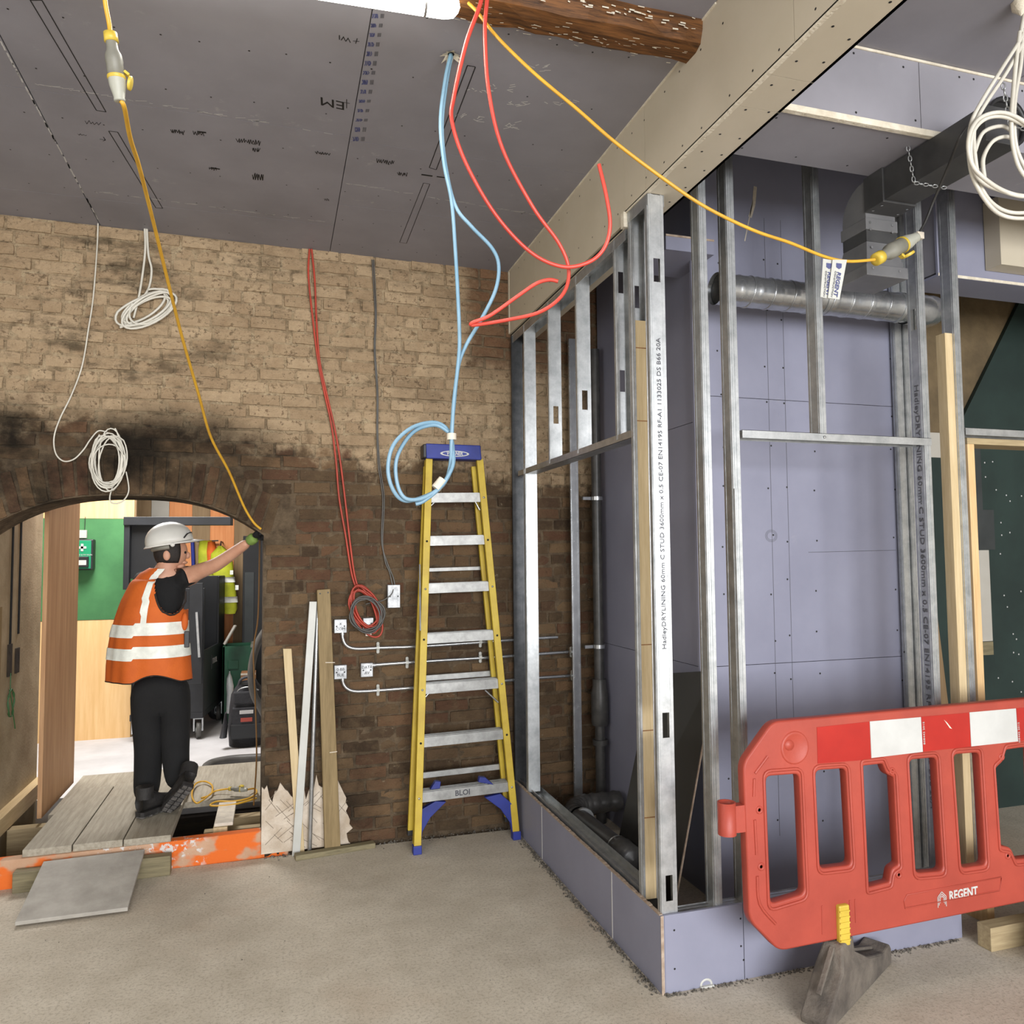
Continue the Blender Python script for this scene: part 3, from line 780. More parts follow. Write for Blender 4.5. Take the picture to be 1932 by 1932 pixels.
cstud((1.476, 4.56, 0), XA, YA, .30, 2.3, w=.066, parent=lf)
cstud((1.47, 4.79, 0), XA, YA, .0, 3.17, parent=lf, m='steel_dark')
track((1.474, 3.075, 3.171), (1.474, 4.84, 3.171), .076, .05, lf, up=-1)
track((1.474, 2.856, 3.234), (1.474, 3.06, 3.234), .076, .05, lf, up=-1)
track((1.474, 3.03, 2.232), (1.474, 4.70, 2.232), .076, .034, lf, 'transom', up=1)
track((1.49, 3.08, .286), (1.49, 4.84, .286), .072, .03, lf, up=1)
cstud((1.86, 4.76, 0), XA, YA, .05, 3.17, w=.05, parent=lf, m='galv_bright', name='stud')
for z in (1.12, 1.65, 2.2): MB().box((1.4835, 4.5585, z), (1.535, 4.5592, z+.004)).build('pen_mark', 'black_pen', lf)
MB().box((1.486, 4.5578, 1.02), (1.53, 4.559, 1.09)).build('masking_tape', 'tape', lf)
mat('tan_tape', (206, 178, 128), rough=.6)
text('printed_lettering', 'DRYLINING 60mm C STUD', (1.509, 4.5582, 1.25), (0, 0, 1), (-1, 0, 0), .024, 'grey_pen', lf, fit=.6)

ff = thing('stud_partition', (2.4, YF+.05, .3), 'galvanised metal stud front frame with doorway transom in front of lilac shaft', 'stud frame', 'metal stud frames')
cstud((1.715, 2.926, 0), -YA, XA, .288, 3.93, parent=ff)
cstud((1.850, 2.926, 0), -YA, XA, .288, 3.93, fl=.037, parent=ff)
MB().box((1.853, 2.862, .288), (1.862, 2.87, P(1378, 596, y=2.87).z)).build('timber_insert', 'pine', ff)
cstud((1.852, 2.85, 0), YA, XA, .288, 2.0, w=.01, fl=.03, parent=ff)
cstud((2.296, 2.926, 0), -YA, XA, 2.245, 3.93, parent=ff)
cstud((2.868, 2.926, 0), -YA, XA, .288, 3.93, fl=.037, holes=[P(1725, 602, y=2.88).z], parent=ff)
zd = lambda py: P(1735, py, y=2.88).z
text('printed_lettering', 'HadleyDRYLINING 60mm C STUD 3600mm x 0.5 CE-07 EN14195 RF-A1 1128625 B66 20A', (2.8660, 2.89, zd(725)), (0, 0, -1), (0, -1, 0), .034, 'grey_pen', ff, fit=zd(725)-zd(1530))
cstud((xr+.005, 3.46, 0), -YA, XA, .0, 3.93, parent=ff, m='galv'); cstud((xr-.045, 3.402, 0), XA, YA, .0, 3.93, w=.045, parent=ff)
cstud((3.072, 2.926, 0), -YA, XA, .10, 3.93, fl=.036, parent=ff)
MB().box((3.026, 2.866, .10), (3.070, 2.92, P(1780, 628, y=2.87).z)).build('timber_insert', 'pine', ff, bev=.001)
track((1.897, 2.850, 2.252), (2.905, 2.850, 2.252), .076, .034, ff, 'transom', up=-1, side=(0, 1, 0))
track((3.11, 2.850, P(1850, 808, y=2.85).z), (3.95, 2.850, P(1850, 808, y=2.85).z), .076, .034, ff, 'transom', up=-1, side=(0, 1, 0))
track((1.56, 2.852, .286), (2.95, 2.852, .286), .072, .004, ff, up=1, side=(0, 1, 0))
MB().lathe([(0, .006), (.003, .006), (.004, .003)], (2.312, 2.848, 2.235), (0, -1, 0), 10).build('screw', 'galv_bright', ff)
sw = MB(); dots(sw, [P(1738, q, y=2.854) for q in (867, 900, 950)], .004, (0, -1, 0)); dots(sw, [P(1706, q, y=3.414) for q in (880, 1040, 1125, 1230, 1340)], .006, (0, -1, 0)); stuff(sw.build('screw_heads', 'screw', ff))

# ---- timber door lining, leaning sheet, sill on the right
dl = thing('door_lining', (3.4, 2.95, .02), 'pale timber door lining standing right of the stud frame', 'door frame')
zt = P(1860, 820, y=2.9).z
MB().box((3.165, 2.895, .02), (3.207, 3.02, zt-.03)).build('jamb', 'ply_edge', dl, bev=.002)
MB().box((3.165, 2.895, zt-.03), (4.0, 3.02, zt)).build('head', 'pine_x', dl, bev=.002)
MB().box((3.97, 2.895, .02), (4.0, 3.02, zt-.03)).build('jamb', 'ply_edge', dl, bev=.002)
dl.location.z = .0
pt = [P(q[0], q[1], y=3.95) for q in ((1716, 925), (1770, 921), (1806, 1340), (1822, 1560), (1740, 1560))]
pt = [V((p.x, 3.98+.10*(p.z/2.1), p.z)) for p in pt]; pt[3].z = pt[4].z = 0.0
o = MB().prism(pt, (0, .018, 0)).build('leaning_sheet', 'hoarding_dark'); tag(o, 'brown board leaning behind studs against dark green wall', 'board')
o = MB().box((2.965, 2.70, 0), (4.3, 2.77, .1)).build('timber_sill', 'pine_x', bev=.003); tag(o, 'pale timber batten on floor at end of the lilac plinth', 'timber')

# ---- black sheet leaning in the cavity
tf = P(1234, 1273, x=2.0); tn = P(1352, 1266, x=2.0); bf = P(1150, 1630, y=tf.y); bn = P(1278, 1775, y=tn.y)
mat('black_sheet', (32, 30, 29), (22, 21, 20), 3, .35)
dr = (bf-tf); bf2 = tf+dr*(tf.z/(tf.z-bf.z)); dr = (bn-tn); bn2 = tn+dr*(tn.z/(tn.z-bn.z))
bn2.x = bf2.x = (bf2.x+bn2.x)/2
lsz = thing('leaning_sheet', ((bf2.x+bn2.x)/2, (bf2.y+bn2.y)/2, 0), 'black sheet leaning against lilac shaft side behind the studs', 'board')
nrm = (tn-tf).cross(bf2-tf).normalized(); nrm = nrm if nrm.x < 0 else -nrm
MB().prism([tf, tn, bn2, bf2], nrm*.012).build('panel', 'black_sheet', lsz)
MB().beam(tn+nrm*.006, bn2+nrm*.006, .014, .006, up=nrm).build('pale_edge', 'board_edge', lsz)

# ---- soil pipe in the cavity
sp = thing('soil_pipe', (1.85, 4.2, .0), 'dark grey plastic soil pipe lying behind the plinth', 'pipe')
a, b, c = P(1150, 1570, z=.19), P(1075, 1520, z=.20), P(1080, 1510, z=.21)
p0 = V((1.72, 3.75, .20)); p1 = V((1.70, 4.30, .20))
mb = MB(); mb.tube([p0, p1], .055, 20, cap=True); mb.build('pipe', 'soil_pipe', sp)
mb = MB(); mb.lathe([(-.01, .0), (0, .04), (.01, .066), (.11, .066), (.12, .070), (.13, .066), (.17, .063), (.18, .055)], p0-V((0, .12, 0)), (0, 1, 0), 20); mb.build('end_socket', 'soil_pipe', sp)
el = spline([p1, p1+V((.01, .10, .0)), p1+V((.07, .19, .0)), p1+V((.18, .22, 0)), p1+V((.36, .22, 0))], 8)
mb = MB(); mb.tube(el, [.058+(.006 if i % 3 == 0 else 0) for i in range(len(el))], 18, cap=False); mb.build('ribbed_bend', 'soil_pipe', sp)
for y in (3.8, 4.28):
    mb = MB(); mb.lathe([(-.012, .062), (.012, .062)], (p0.x, y, .20), (0, 1, 0), 18); mb.box((p0.x-.075, y-.01, .19), (p0.x-.055, y+.01, .215)); mb.box((p0.x-.02, y-.012, 0), (p0.x+.02, y+.012, .15)); mb.build('bracket', 'galv', sp)
vp = thing('soil_stack', (2.03, 4.76, 0), 'dark vertical soil stack beside brick wall in the cavity', 'pipe')
MB().tube([(2.03, 4.74, 0), (2.03, 4.74, 3.1)], .033, 16).build('pipe', 'soil_pipe', vp)
MB().lathe([(0, .05), (.02, .056), (.2, .056), (.25, .045), (.3, .045)], (2.03, 4.74, .62), (0, 0, 1), 16).build('socket', 'soil_pipe', vp)
MB().lathe([(-.004, .05), (.03, .05)], (2.03, 4.74, .5), (0, 0, 1), 16).build('collar', 'soil_pipe', vp)
for z in (1.13, 2.1):
    q = MB(); q.beam((1.985, 4.74, z), (1.93, 4.74, z), .02, .02); q.lathe([(-.012, .042), (.012, .042)], (2.03, 4.74, z), (0, 0, 1), 14); q.build('clip', 'galv_bright', vp)

# ================================================================== DUCTS
sd = thing('spiral_duct', (2.5, 3.10, 2.75), 'shiny galvanised spiral duct running behind the studs', 'duct')
YD = 3.16
c0, c1 = P(1350, 550, y=YD), P(1712, 578, y=YD); R0 = (P(1345, 520, y=YD).z-P(1345, 577, y=YD).z)/2
zz0 = (P(1350, 549, y=YD).z+P(1710, 578, y=YD).z)/2
n = 90; L = c1.x-c0.x; prof = []
for i in range(n+1):
    t = L*i/n; prof.append((t, R0+(.0025 if (t % .105) < .012 else 0)))
p0 = V((c0.x, YD, zz0))
mb = MB(); mb.lathe(prof, p0, XA, 32); mb.f = mb.f[:-2]; mb.sm = mb.sm[:-2]
mb.build('duct_wall', 'galv_bright', sd)
MB().lathe([(.02, R0-.003), (.5, R0-.003)], p0, XA, 28).build('duct_inside', 'steel_dark', sd)
for f in sd.children: pass
el = spline([V((c1.x-.01, YD, zz0)), V((c1.x+.10, YD+.01, zz0)), V((c1.x+.22, YD+.08, zz0+.03)), V((c1.x+.30, YD+.2, zz0+.06))], 5)
MB().tube(el, [R0+.004+(.004 if i % 5 == 0 else 0) for i in range(len(el))], 26, cap=False).build('bend', 'galv_bright', sd)
for x in (c0.x+.52*L, c0.x+.93*L):
    MB().lathe([(0, R0+.004), (.018, R0+.004)], (x, YD, zz0), XA, 30).build('hanger_band', 'galv', sd)
# chain holding it
def chain(p, q, name, parent, m='galv', pitch=.02, r=.0022):
    p, q = V(p), V(q); d = (q-p); L = d.length; d.normalize(); k = max(2, int(L/pitch)); mb = MB(); a = d.orthogonal().normalized(); b = d.cross(a)
    for i in range(k):
        c = p+d*(L*(i+.5)/k); s = a if i % 2 else b
        mb.tube([c+d*(math.cos(t*PI/4)*pitch*.62)+s*(math.sin(t*PI/4)*pitch*.3) for t in range(8)], r, 4, closed=True)
    return mb.build(name, m, parent)
k_ = .06
while k_ < L-.02:
    MB().tube([p0+V((k_+.006*math.sin(t*PI/16), math.cos(t*PI/16)*R0, math.sin(t*PI/16)*R0)) for t in range(32)], .0042, 6, closed=True).build('spiral_seam', 'galv_bright', sd); k_ += .112
chain((c0.x+.52*L, YD, zz0+R0), (c0.x+.52*L-.01, YD, 3.92), 'hanger_chain', sd)

rd = thing('rectangular_duct', (3.0, 2.75, 3.1), 'dark grey rectangular ventilation duct hung on chains under bulkhead', 'duct')
mat('duct_dark', (52, 52, 53), (68, 68, 68), 5, .45); mat('duct_grey', (96, 96, 98), (112, 112, 113), 5, .45)
ZB = 3.30
def DZ(px, py): return P(px, py, z=ZB)
# horizontal run: bottom face corners seen in the picture, lower edge nearest the studs
A, B = V((2.42, 2.86, 0)), V((2.86, 2.86, 0))
lo, hi = 3.185, 3.318
l0, l1 = P(1648, 415, z=lo), P(1905, 258, z=lo); r0, r1 = P(1765, 425, z=lo), P(1932, 330, z=lo)
ax = V((1, 0, 0))
w_ = .155
s0, s1 = V((2.42, 2.78, lo)), V((2.42, 1.9, lo))
d0 = P(1656, 385, z=lo)
dr = V((0, -1, 0)); sd_ = V((-dr.y, dr.x, 0)); sd_ = sd_ if sd_.x > 0 else -sd_
d1 = d0+dr*.52
MB().prism([d0, d1, d1+sd_*w_, d0+sd_*w_], (0, 0, hi-lo)).build('straight_run', 'duct_dark', rd, bev=.002)
cE = d0+dr*.04
MB().prism([cE-sd_*.008-V((0, 0, .008)), cE-dr*.11-sd_*.008-V((0, 0, .008)), cE-dr*.11+sd_*(w_+.008)-V((0, 0, .008)), cE+sd_*(w_+.008)-V((0, 0, .008))], (0, 0, hi-lo+.014)).build('connector_sleeve', 'duct_dark', rd, bev=.003)
# quarter bend and drop
e0 = cE-dr*.11; pts = []
for i in range(7):
    t = i/6*PI/2; pts.append(e0-dr*(math.sin(t)*(hi-lo+.01))+V((0, 0, -(1-math.cos(t))*(hi-lo+.01)-.0))+V((0, 0, hi-lo)))
prof = pts+[e0-dr*(hi-lo+.01)+V((0, 0, -.03)), e0+V((0, 0, -.03))]
MB().prism(prof, sd_*w_).build('bend', 'duct_grey', rd, bev=.002)
e1 = e0+V((0, 0, -.03)); th = hi-lo+.01
MB().prism([e1-sd_*.006+dr*.006, e1-dr*(th+.006)-sd_*.006, e1-dr*(th+.006)+sd_*(w_+.006), e1+sd_*(w_+.006)+dr*.006], (0, 0, -.05)).build('connector_sleeve', 'duct_grey', rd, bev=.002)
e2 = e1+V((0, 0, -.05)); MB().prism([e2, e2-dr*th, e2-dr*th+sd_*w_, e2+sd_*w_], (0, 0, -.05)).build('drop', 'duct_dark', rd)
e3 = e2+V((0, 0, -.05))
a_ = [e3, e3-dr*th, e3-dr*th+sd_*w_, e3+sd_*w_]; b_ = [e3+V((0, 0, -.11))-sd_*.02+dr*.02, e3+V((0, 0, -.11))-dr*(th+.02)-sd_*.02, e3+V((0, 0, -.11))-dr*(th+.02)+sd_*(w_+.02), e3+V((0, 0, -.11))+sd_*(w_+.02)+dr*.02]
MB().add(a_+b_, [(0, 1, 2, 3), (7, 6, 5, 4), (0, 4, 5, 1), (1, 5, 6, 2), (2, 6, 7, 3), (3, 7, 4, 0)]).build('flare', 'duct_grey', rd, bev=.002)
q = e3+V((0, 0, -.11)); MB().prism([q-sd_*.03+dr*.03, q-dr*(th+.03)-sd_*.03, q-dr*(th+.03)+sd_*(w_+.03), q+sd_*(w_+.03)+dr*.03], (0, 0, -.05)).build('connector_sleeve', 'duct_grey', rd, bev=.004)
sw = MB()
fr = -sd_; nn = dr*1.0
pp = []
for p_, k in ((cE-dr*.03, lo-.01), (cE-dr*.08, lo-.01)):
    for f_ in (.08, .92): pp.append(p_+sd_*(w_*f_)+V((0, 0, -.009)))
dots(sw, pp, .006, DN, .001)
pp = [e1+dr*.007+sd_*(w_*f_)+V((0, 0, z_)) for z_ in (-.02, -.05) for f_ in (.1, .85)]+[e3+dr*.012+sd_*(w_*f_)+V((0, 0, -.03)) for f_ in (.1, .85)]+[q+dr*.031+sd_*(w_*f_)+V((0, 0, -.02)) for f_ in (.0, .9)]
dots(sw, pp, .006, dr, .001); stuff(sw.build('rivets', 'galv_bright', rd))
for t in (.2, .62):
    p_ = d0+dr*t; chain(p_+V((0, 0, -.004))-sd_*.004, p_+sd_*w_+V((0, 0, -.004)), 'hanger_chain', rd); chain(p_-sd_*.006, p_-sd_*.03+V((0, 0, hi-lo+.01)), 'hanger_chain', rd)
hd2 = thing('flexible_duct', P(1890, 250, y=2.30)+V((0, 0, -.1)), 'black round duct opening in bulkhead behind white cable coil', 'duct')
MB().lathe([(0, .10), (.02, .105), (.0205, .09), (-.0, .09)], P(1893, 235, y=2.30), (0, -1, 0), 24).build('spigot', 'black_plastic', hd2)
MB().lathe([(0, .09), (.004, .0)], P(1893, 235, y=2.30), (0, -1, 0), 24).build('opening', 'gap', hd2)

# ================================================================== STEP LADDER
mat('ladder_yellow', (196, 170, 48), (178, 150, 38), 7, .5, bmp=.1, bscale=90)
mat('ladder_blue', (40, 54, 140), (32, 44, 118), 9, .5)
metal_mat('aluminium', (150, 150, 147), (178, 178, 175), .5)
ld = thing('step_ladder', (1.11, 4.62, 0), 'yellow fibreglass step ladder with aluminium treads and blue top cap', 'ladder')
FL, FR = V((.800, 4.585, .01)), V((1.418, 4.63, .01))
TL, TR = V((.905, 4.735, 2.33)), V((1.232, 4.745, 2.34))
BK = V((.005, .062, .02))
for side, (a, b) in enumerate(((FL, TL), (FR, TR))):
    MB().beam(a, b, .042, .03, up=(0, -1, 0)).build('front_rail', 'ladder_yellow', ld, bev=.002)
    s = 1 if side == 0 else -1
    mb = MB(); mb.beam(a+V((-s*.012, .035, 0)), b+V((-s*.012, .035, 0)), .012, .045, up=(0, -1, 0)); mb.build('rail_web', 'ladder_yellow', ld)
    k0, k1 = a+BK+V((-.03 if side == 0 else -.035, .03, .07)), b+BK+V((-.012 if side == 0 else -.03, .0, -.06))
    mb = MB(); mb.beam(k0, k1, .030, .026, up=(0, -1, 0)); mb.build('rear_rail', 'ladder_yellow', ld, bev=.002)
    mb = MB(); mb.beam(k0+V((s*.0, .03, 0)), k1+V((0, .02, 0)), .010, .03, up=(0, -1, 0)); mb.build('rear_rail_web', 'ladder_yellow', ld)
    MB().box((a.x-.025, a.y-.022, 0), (a.x+.025, a.y+.03, .05)).build('foot', 'ladder_blue', ld, bev=.004)
    MB().box((k0.x-.018, k0.y-.018, k0.z-.02), (k0.x+.018, k0.y+.02, k0.z+.01)).build('rear_foot', 'black_plastic', ld, bev=.003)
def LP(t): return FL.lerp(TL, t), FR.lerp(TR, t)
def tz(px, py):
    best = min((abs(P(px, py, y=FL.y+(TL.y-FL.y)*i/400).z-(FL.z+(TL.z-FL.z)*i/400)), i) for i in range(401)); return best[1]/400
for i, py in enumerate((1498, 1397, 1297, 1204, 1110, 1021, 941)):
    t = tz(860, py); a, b = LP(t); h = .055
    mb = MB(); mb.beam(a+V((.02, -.002, 0)), b+V((-.02, -.002, 0)), .004, h, up=(0, 0, 1))
    mb.beam(a+V((.02, .04, h/2)), b+V((-.02, .04, h/2)), .085, .004); mb.beam(a+V((.02, .08, h/4)), b+V((-.02, .08, h/4)), .004, h*.6)
    for k in (.012, .03, .05, .068): mb.beam(a+V((.02, k, h/2+.003)), b+V((-.02, k, h/2+.003)), .004, .004)
    st = mb.build('tread', 'aluminium', ld)
    rv = MB()
    for p_ in (a, b): rv.lathe([(0, .007), (.003, .006), (.004, .0)], p_+V((0, -.016, 0)), (0, -1, 0), 8)
    stuff(rv.build('rivets', 'screw' if i % 2 else 'galv', ld))
for py, hh in ((947, .035), (1081, .024), (1289, .035), (1473, .035)):
    t = tz(860, py); a, b = LP(t); mb = MB(); mb.beam(a+BK+V((-.01, .05, 0)), b+BK+V((-.03, .05, 0)), .02, hh); mb.build('rear_brace', 'aluminium', ld, bev=.002)
for (p_, q_) in (((812, 955), (830, 938)), ((905, 962), (893, 940)), ((790, 1328), (812, 1305)), ((940, 1325), (915, 1302))):
    tt = tz(*p_); y_ = FL.y+(TL.y-FL.y)*tt+.04; MB().tube([P(*p_, y=y_), P(*q_, y=y_)], .006, 8).build('diagonal_brace', 'galv_bright', ld)
for (p_, q_) in (((797, 1130), (797, 1075)),):
    MB().beam(P(793, 1190, y=4.62), P(792, 1065, y=4.68), .008, .02).build('spreader', 'steel_dark', ld)
for s, pts in ((1, [(788, 1532), (822, 1512), (842, 1513), (812, 1543), (797, 1570), (793, 1602), (786, 1604)]), (-1, [(915, 1505), (945, 1498), (968, 1518), (974, 1548), (978, 1578), (968, 1577), (963, 1553), (945, 1527)]),
               (1, [(812, 1490), (822, 1474), (832, 1475), (830, 1488)]), (-1, [(903, 1476), (905, 1466), (916, 1467), (932, 1481)])):
    q = [P(a, b, y=4.625) for a, b in pts]; MB().prism(q, (0, .035, 0)).build('corner_gusset', 'ladder_blue', ld, bev=.003)
# cap
zt0, zt1 = P(850, 866, y=4.70).z, P(850, 838, y=4.70).z
xl, xr_ = P(801, 850, y=4.70).x, P(909, 850, y=4.70).x
mb = MB(); mb.hexa([(xl+.012, 4.695, zt0), (xr_, 4.70, zt0), (xr_, 4.80, zt0), (xl+.012, 4.80, zt0), (xl+.008, 4.70, zt1), (xr_-.006, 4.705, zt1), (xr_-.006, 4.81, zt1), (xl+.008, 4.81, zt1)])
cap = mb.build('top_cap', 'ladder_blue', ld, bev=.006)
MB().box((xl-.008, 4.70, zt0+.004), (xl+.014, 4.80, zt1-.004)).build('cap_end', 'black_plastic', cap, bev=.006)
cc = P(858, 856, y=4.695)
def ellipse(cx, cz, y, a, b, n=32): return [V((cx+a*math.cos(2*PI*k/n), y, cz+b*math.sin(2*PI*k/n))) for k in range(n)]
MB().prism(ellipse(cc.x, cc.z, 4.694, .092, .0185), (0, .006, 0)).build('logo_ring', 'white_plastic', cap)
MB().prism(ellipse(cc.x, cc.z, 4.693, .078, .0135), (0, .006, 0)).build('logo_field', 'ladder_blue', cap)
text('logo_lettering', 'WERNER', (cc.x, 4.6925, cc.z), XA, (0.12, 0, 1), .031, 'white_plastic', cap, align='CENTER', bold=.0008, fit=.105)
t = tz(860, 1498); a, b = LP(t); text('handwriting', 'BLOI', a.lerp(b, .38)+V((0, -.0045, 0)), b-a, (0, 0, 1), .045, 'grey_pen', ld, bold=.001)
t = tz(860, 1110); a, b = LP(t); m_ = a.lerp(b, .5)+V((.02, -.0045, 0)); MB().beam(m_-V((.13, 0, 0)), m_+V((.14, .012, 0)), .001, .02).build('warning_label', 'tape', ld)

# ================================================================== BARRIER
mat('barrier_red', (168, 68, 52), (154, 60, 46), 4, .5, bmp=.06, bscale=60)
mat('reflective_red', (172, 38, 30), (160, 32, 26), 6, .3)
mat('reflective_white', (196, 196, 192), (184, 184, 180), 6, .35)
mat('rubber_dusty', (112, 104, 94), (78, 72, 66), 8, .85, bmp=.5, bscale=40)
YBAR = 2.60
br = thing('safety_barrier', (2.6, YBAR, 0), 'orange-red plastic pedestrian barrier with red and white reflective strip', 'barrier')
def BC(cx, cy, dy=0): return P(1320+.33664*cx, 1280+.3375*cy, y=YBAR-dy)
def flat(pts_list, y, th, bev):
    """plate with holes: first loop outline, others holes"""
    cu = bpy.data.curves.new('plate', 'CURVE'); cu.dimensions = '2D'; cu.fill_mode = 'BOTH'; cu.extrude = th/2-bev; cu.bevel_depth = bev; cu.bevel_resolution = 1
    for pts in pts_list:
        sp_ = cu.splines.new('POLY'); sp_.points.add(len(pts)-1); sp_.use_cyclic_u = True
        for p_, c in zip(sp_.points, pts): p_.co = (c[0], c[1], 0, 1)
    ob = bpy.data.objects.new('plate', cu); COL.objects.link(ob); bpy.context.view_layer.update()
    me = bpy.data.meshes.new_from_object(ob); bpy.data.objects.remove(ob)
    for v in me.vertices: x, yy, z = v.co; v.co = (x, y-z, yy)
    me.flip_normals() if False else None
    return me
def rnd(pts, r=.03, n=4):
    """round the corners of a polygon"""
    out = []; m = len(pts)
    for i in range(m):
        p, a, b = V(pts[i]), V(pts[i-1]), V(pts[(i+1) % m]); da, db = (a-p), (b-p)
        rr = min(r, da.length*.45, db.length*.45); p0 = p+da.normalized()*rr; p1 = p+db.normalized()*rr
        for k in range(n+1): t = k/n; out.append(p0.lerp(p, t).lerp(p.lerp(p1, t), t))
    return out
def xz(l, r=.03): return rnd([(BC(*q).x, BC(*q).z) for q in l], r)
outline = xz([(235, 470), (395, 245), (1813, 118), (2330, 75), (2420, 240), (2435, 1010), (2330, 1120), (1813, 1225), (430, 1500), (270, 1335)], .03)
holes = [xz(h) for h in (
    [(345, 530), (548, 515), (578, 1200), (372, 1262)], [(622, 498), (808, 485), (840, 1042), (648, 1065)])]
holes += [xz([(890, 473), (1012, 460), (1035, 520), (1075, 538), (1102, 1035), (1062, 1060), (1050, 1135), (922, 1168)], .012), xz([(1146, 440), (1312, 425), (1352, 1075), (1183, 1090)]), xz([(1393, 410), (1552, 398), (1590, 1040), (1438, 1062)]),
          xz([(1690, 385), (1780, 372), (1840, 370), (1862, 1000), (1745, 1012), (1715, 945), (1660, 935), (1630, 490), (1672, 450)], .012), xz([(1930, 365), (2060, 355), (2080, 960), (1955, 985)]), xz([(2140, 350), (2260, 345), (2290, 930), (2170, 945)])]
me = flat([outline]+holes, YBAR, .044, .007)
me.materials.append(MATS['barrier_red']) if not me.materials else None
me.materials.clear(); me.materials.append(MATS['barrier_red'])
o = bpy.data.objects.new('panel', me); COL.objects.link(o); place(o, br)
for h in holes[:6]:                        # raised rim around each opening
    ring = [V((x, YBAR-.022, z)) for x, z in h]; c = sum(ring, V())/len(ring); ring = [c+(p_-c)*1.06 for p_ in ring]
    MB().tube(ring, .0065, 6, closed=True).build('opening_rim', 'barrier_red', br)
FY = .0232
def patch(q, m, name):
    p_ = [BC(*a) for a in q]; MB().prism([V((a.x, YBAR-.0235, a.z)) for a in p_], (0, .003, 0)).build(name, m, br)
for q, m, nme in (([(635, 266), (928, 235), (936, 445), (640, 468)], 'reflective_red', 'red_strip'), ([(930, 234), (1215, 210), (1226, 403), (939, 437)], 'reflective_white', 'white_strip'),
                  ([(1217, 208), (1485, 185), (1494, 374), (1228, 402)], 'reflective_red', 'red_strip'), ([(1486, 184), (1745, 162), (1757, 345), (1496, 373)], 'reflective_white', 'white_strip'), ([(1747, 161), (2010, 140), (2020, 322), (1759, 344)], 'reflective_red', 'red_strip')):
    patch(q, m, nme)
c = BC(512, 380); MB().lathe([(0, .064), (.006, .060), (.006, .054), (.003, .048), (.003, .0)], V((c.x, YBAR-.021, c.z)), (0, -1, 0), 24).build('round_boss', 'barrier_red', br)
c = BC(480, 365); MB().lathe([(0, .022), (.006, .02), (.007, .0)], V((c.x, YBAR-.021, c.z)), (0, -1, 0), 16).build('round_boss', 'barrier_red', br)
for l in ([(380, 435), (310, 530)], [(305, 560), (302, 660)], [(308, 790), (318, 985)], [(322, 1105), (335, 1260), (425, 1372)]):
    MB().tube(spline([BC(a, b2, .022) for a, b2 in l], 4), .006, 6).build('pressed_groove', 'barrier_red', br)
for q in ((315, 725), (325, 1040), (1055, 510), (1092, 1085), (1665, 432), (1700, 980)):
    c = BC(*q); MB().lathe([(0, .016), (.005, .014), (.005, .008), (.001, .006)], V((c.x, YBAR-.021, c.z)), (0, -1, 0), 12).build('boss', 'barrier_red', br)
for l in ([(685, 1270), (688, 1430)], [(840, 1240), (845, 1370)], [(870, 1235), (875, 1365)], [(1145, 1245), (1150, 1285), (1680, 1185), (1690, 1110), (1160, 1210), (1145, 1245)]):
    MB().tube([BC(a, b2, .022) for a, b2 in l], .003, 6).build('moulded_line', 'barrier_red', br)
hl = MB(); a, b2 = BC(150, 690), BC(150, 872); ra = .034
hl.lathe([(0, ra), (a.z-b2.z, ra), (a.z-b2.z, ra-.006), (0, ra-.006)], (a.x, YBAR, b2.z), (0, 0, 1), 20); hl.box((a.x+.01, YBAR-.018, BC(200, 855).z), (BC(260, 700).x, YBAR+.018, BC(200, 705).z)); hl.build('hinge_loop', 'barrier_red', br)
p_ = BC(1372, 1208); q_ = BC(1530, 1178); text('logo_lettering', 'REGENT', V((p_.x, YBAR-.0225, (p_.z+q_.z)/2)), V((q_.x-p_.x, 0, q_.z-p_.z)), (0, 0, 1), .05, 'reflective_white', br, bold=.0015, fit=q_.x-p_.x)
ic = MB()
for k in (1, .72, .45):
    c = BC(1332, 1222); w2, h2 = .021*k, .03*k
    ribbon(ic, [V((c.x-w2, YBAR-.0225, c.z-h2)), V((c.x-w2, YBAR-.0225, c.z+h2*.35)), V((c.x, YBAR-.0225, c.z+h2)), V((c.x+w2, YBAR-.0225, c.z+h2*.35)), V((c.x+w2, YBAR-.0225, c.z-h2))], .003, (0, -1, 0))
ic.build('logo_emblem', 'reflective_white', br)
for cx in (1228, 1758):
    c = BC(cx+3, 300); text('small_print', 'BS8442 2015', V((c.x, YBAR-.0245, c.z-.045)), (0, 0, 1), (-1, 0, 0), .012, 'reflective_white', br, fit=.09)
c = BC(1365, 250); MB().prism([V((c.x+dx, YBAR-.0245, c.z+dz)) for dx, dz in ((-.02, .02), (-.005, .008), (.02, -.02), (.008, -.016))], (0, .001, 0)).build('torn_spot', 'tape', br)
a, b2 = BC(742, 1250), BC(808, 1465); c = (a+b2)/2
MB().box((a.x, YBAR-.04, b2.z), (b2.x, YBAR-.015, a.z)).build('yellow_clip', 'yellow_plastic', br, bev=.006)
rib = MB()
for i in range(6): z = a.z-(i+1)*(a.z-b2.z)/7; rib.box((a.x+.002, YBAR-.0425, z-.003), (b2.x-.002, YBAR-.038, z+.003))
stuff(rib.build('clip_ribs', 'yellow_plastic', br))
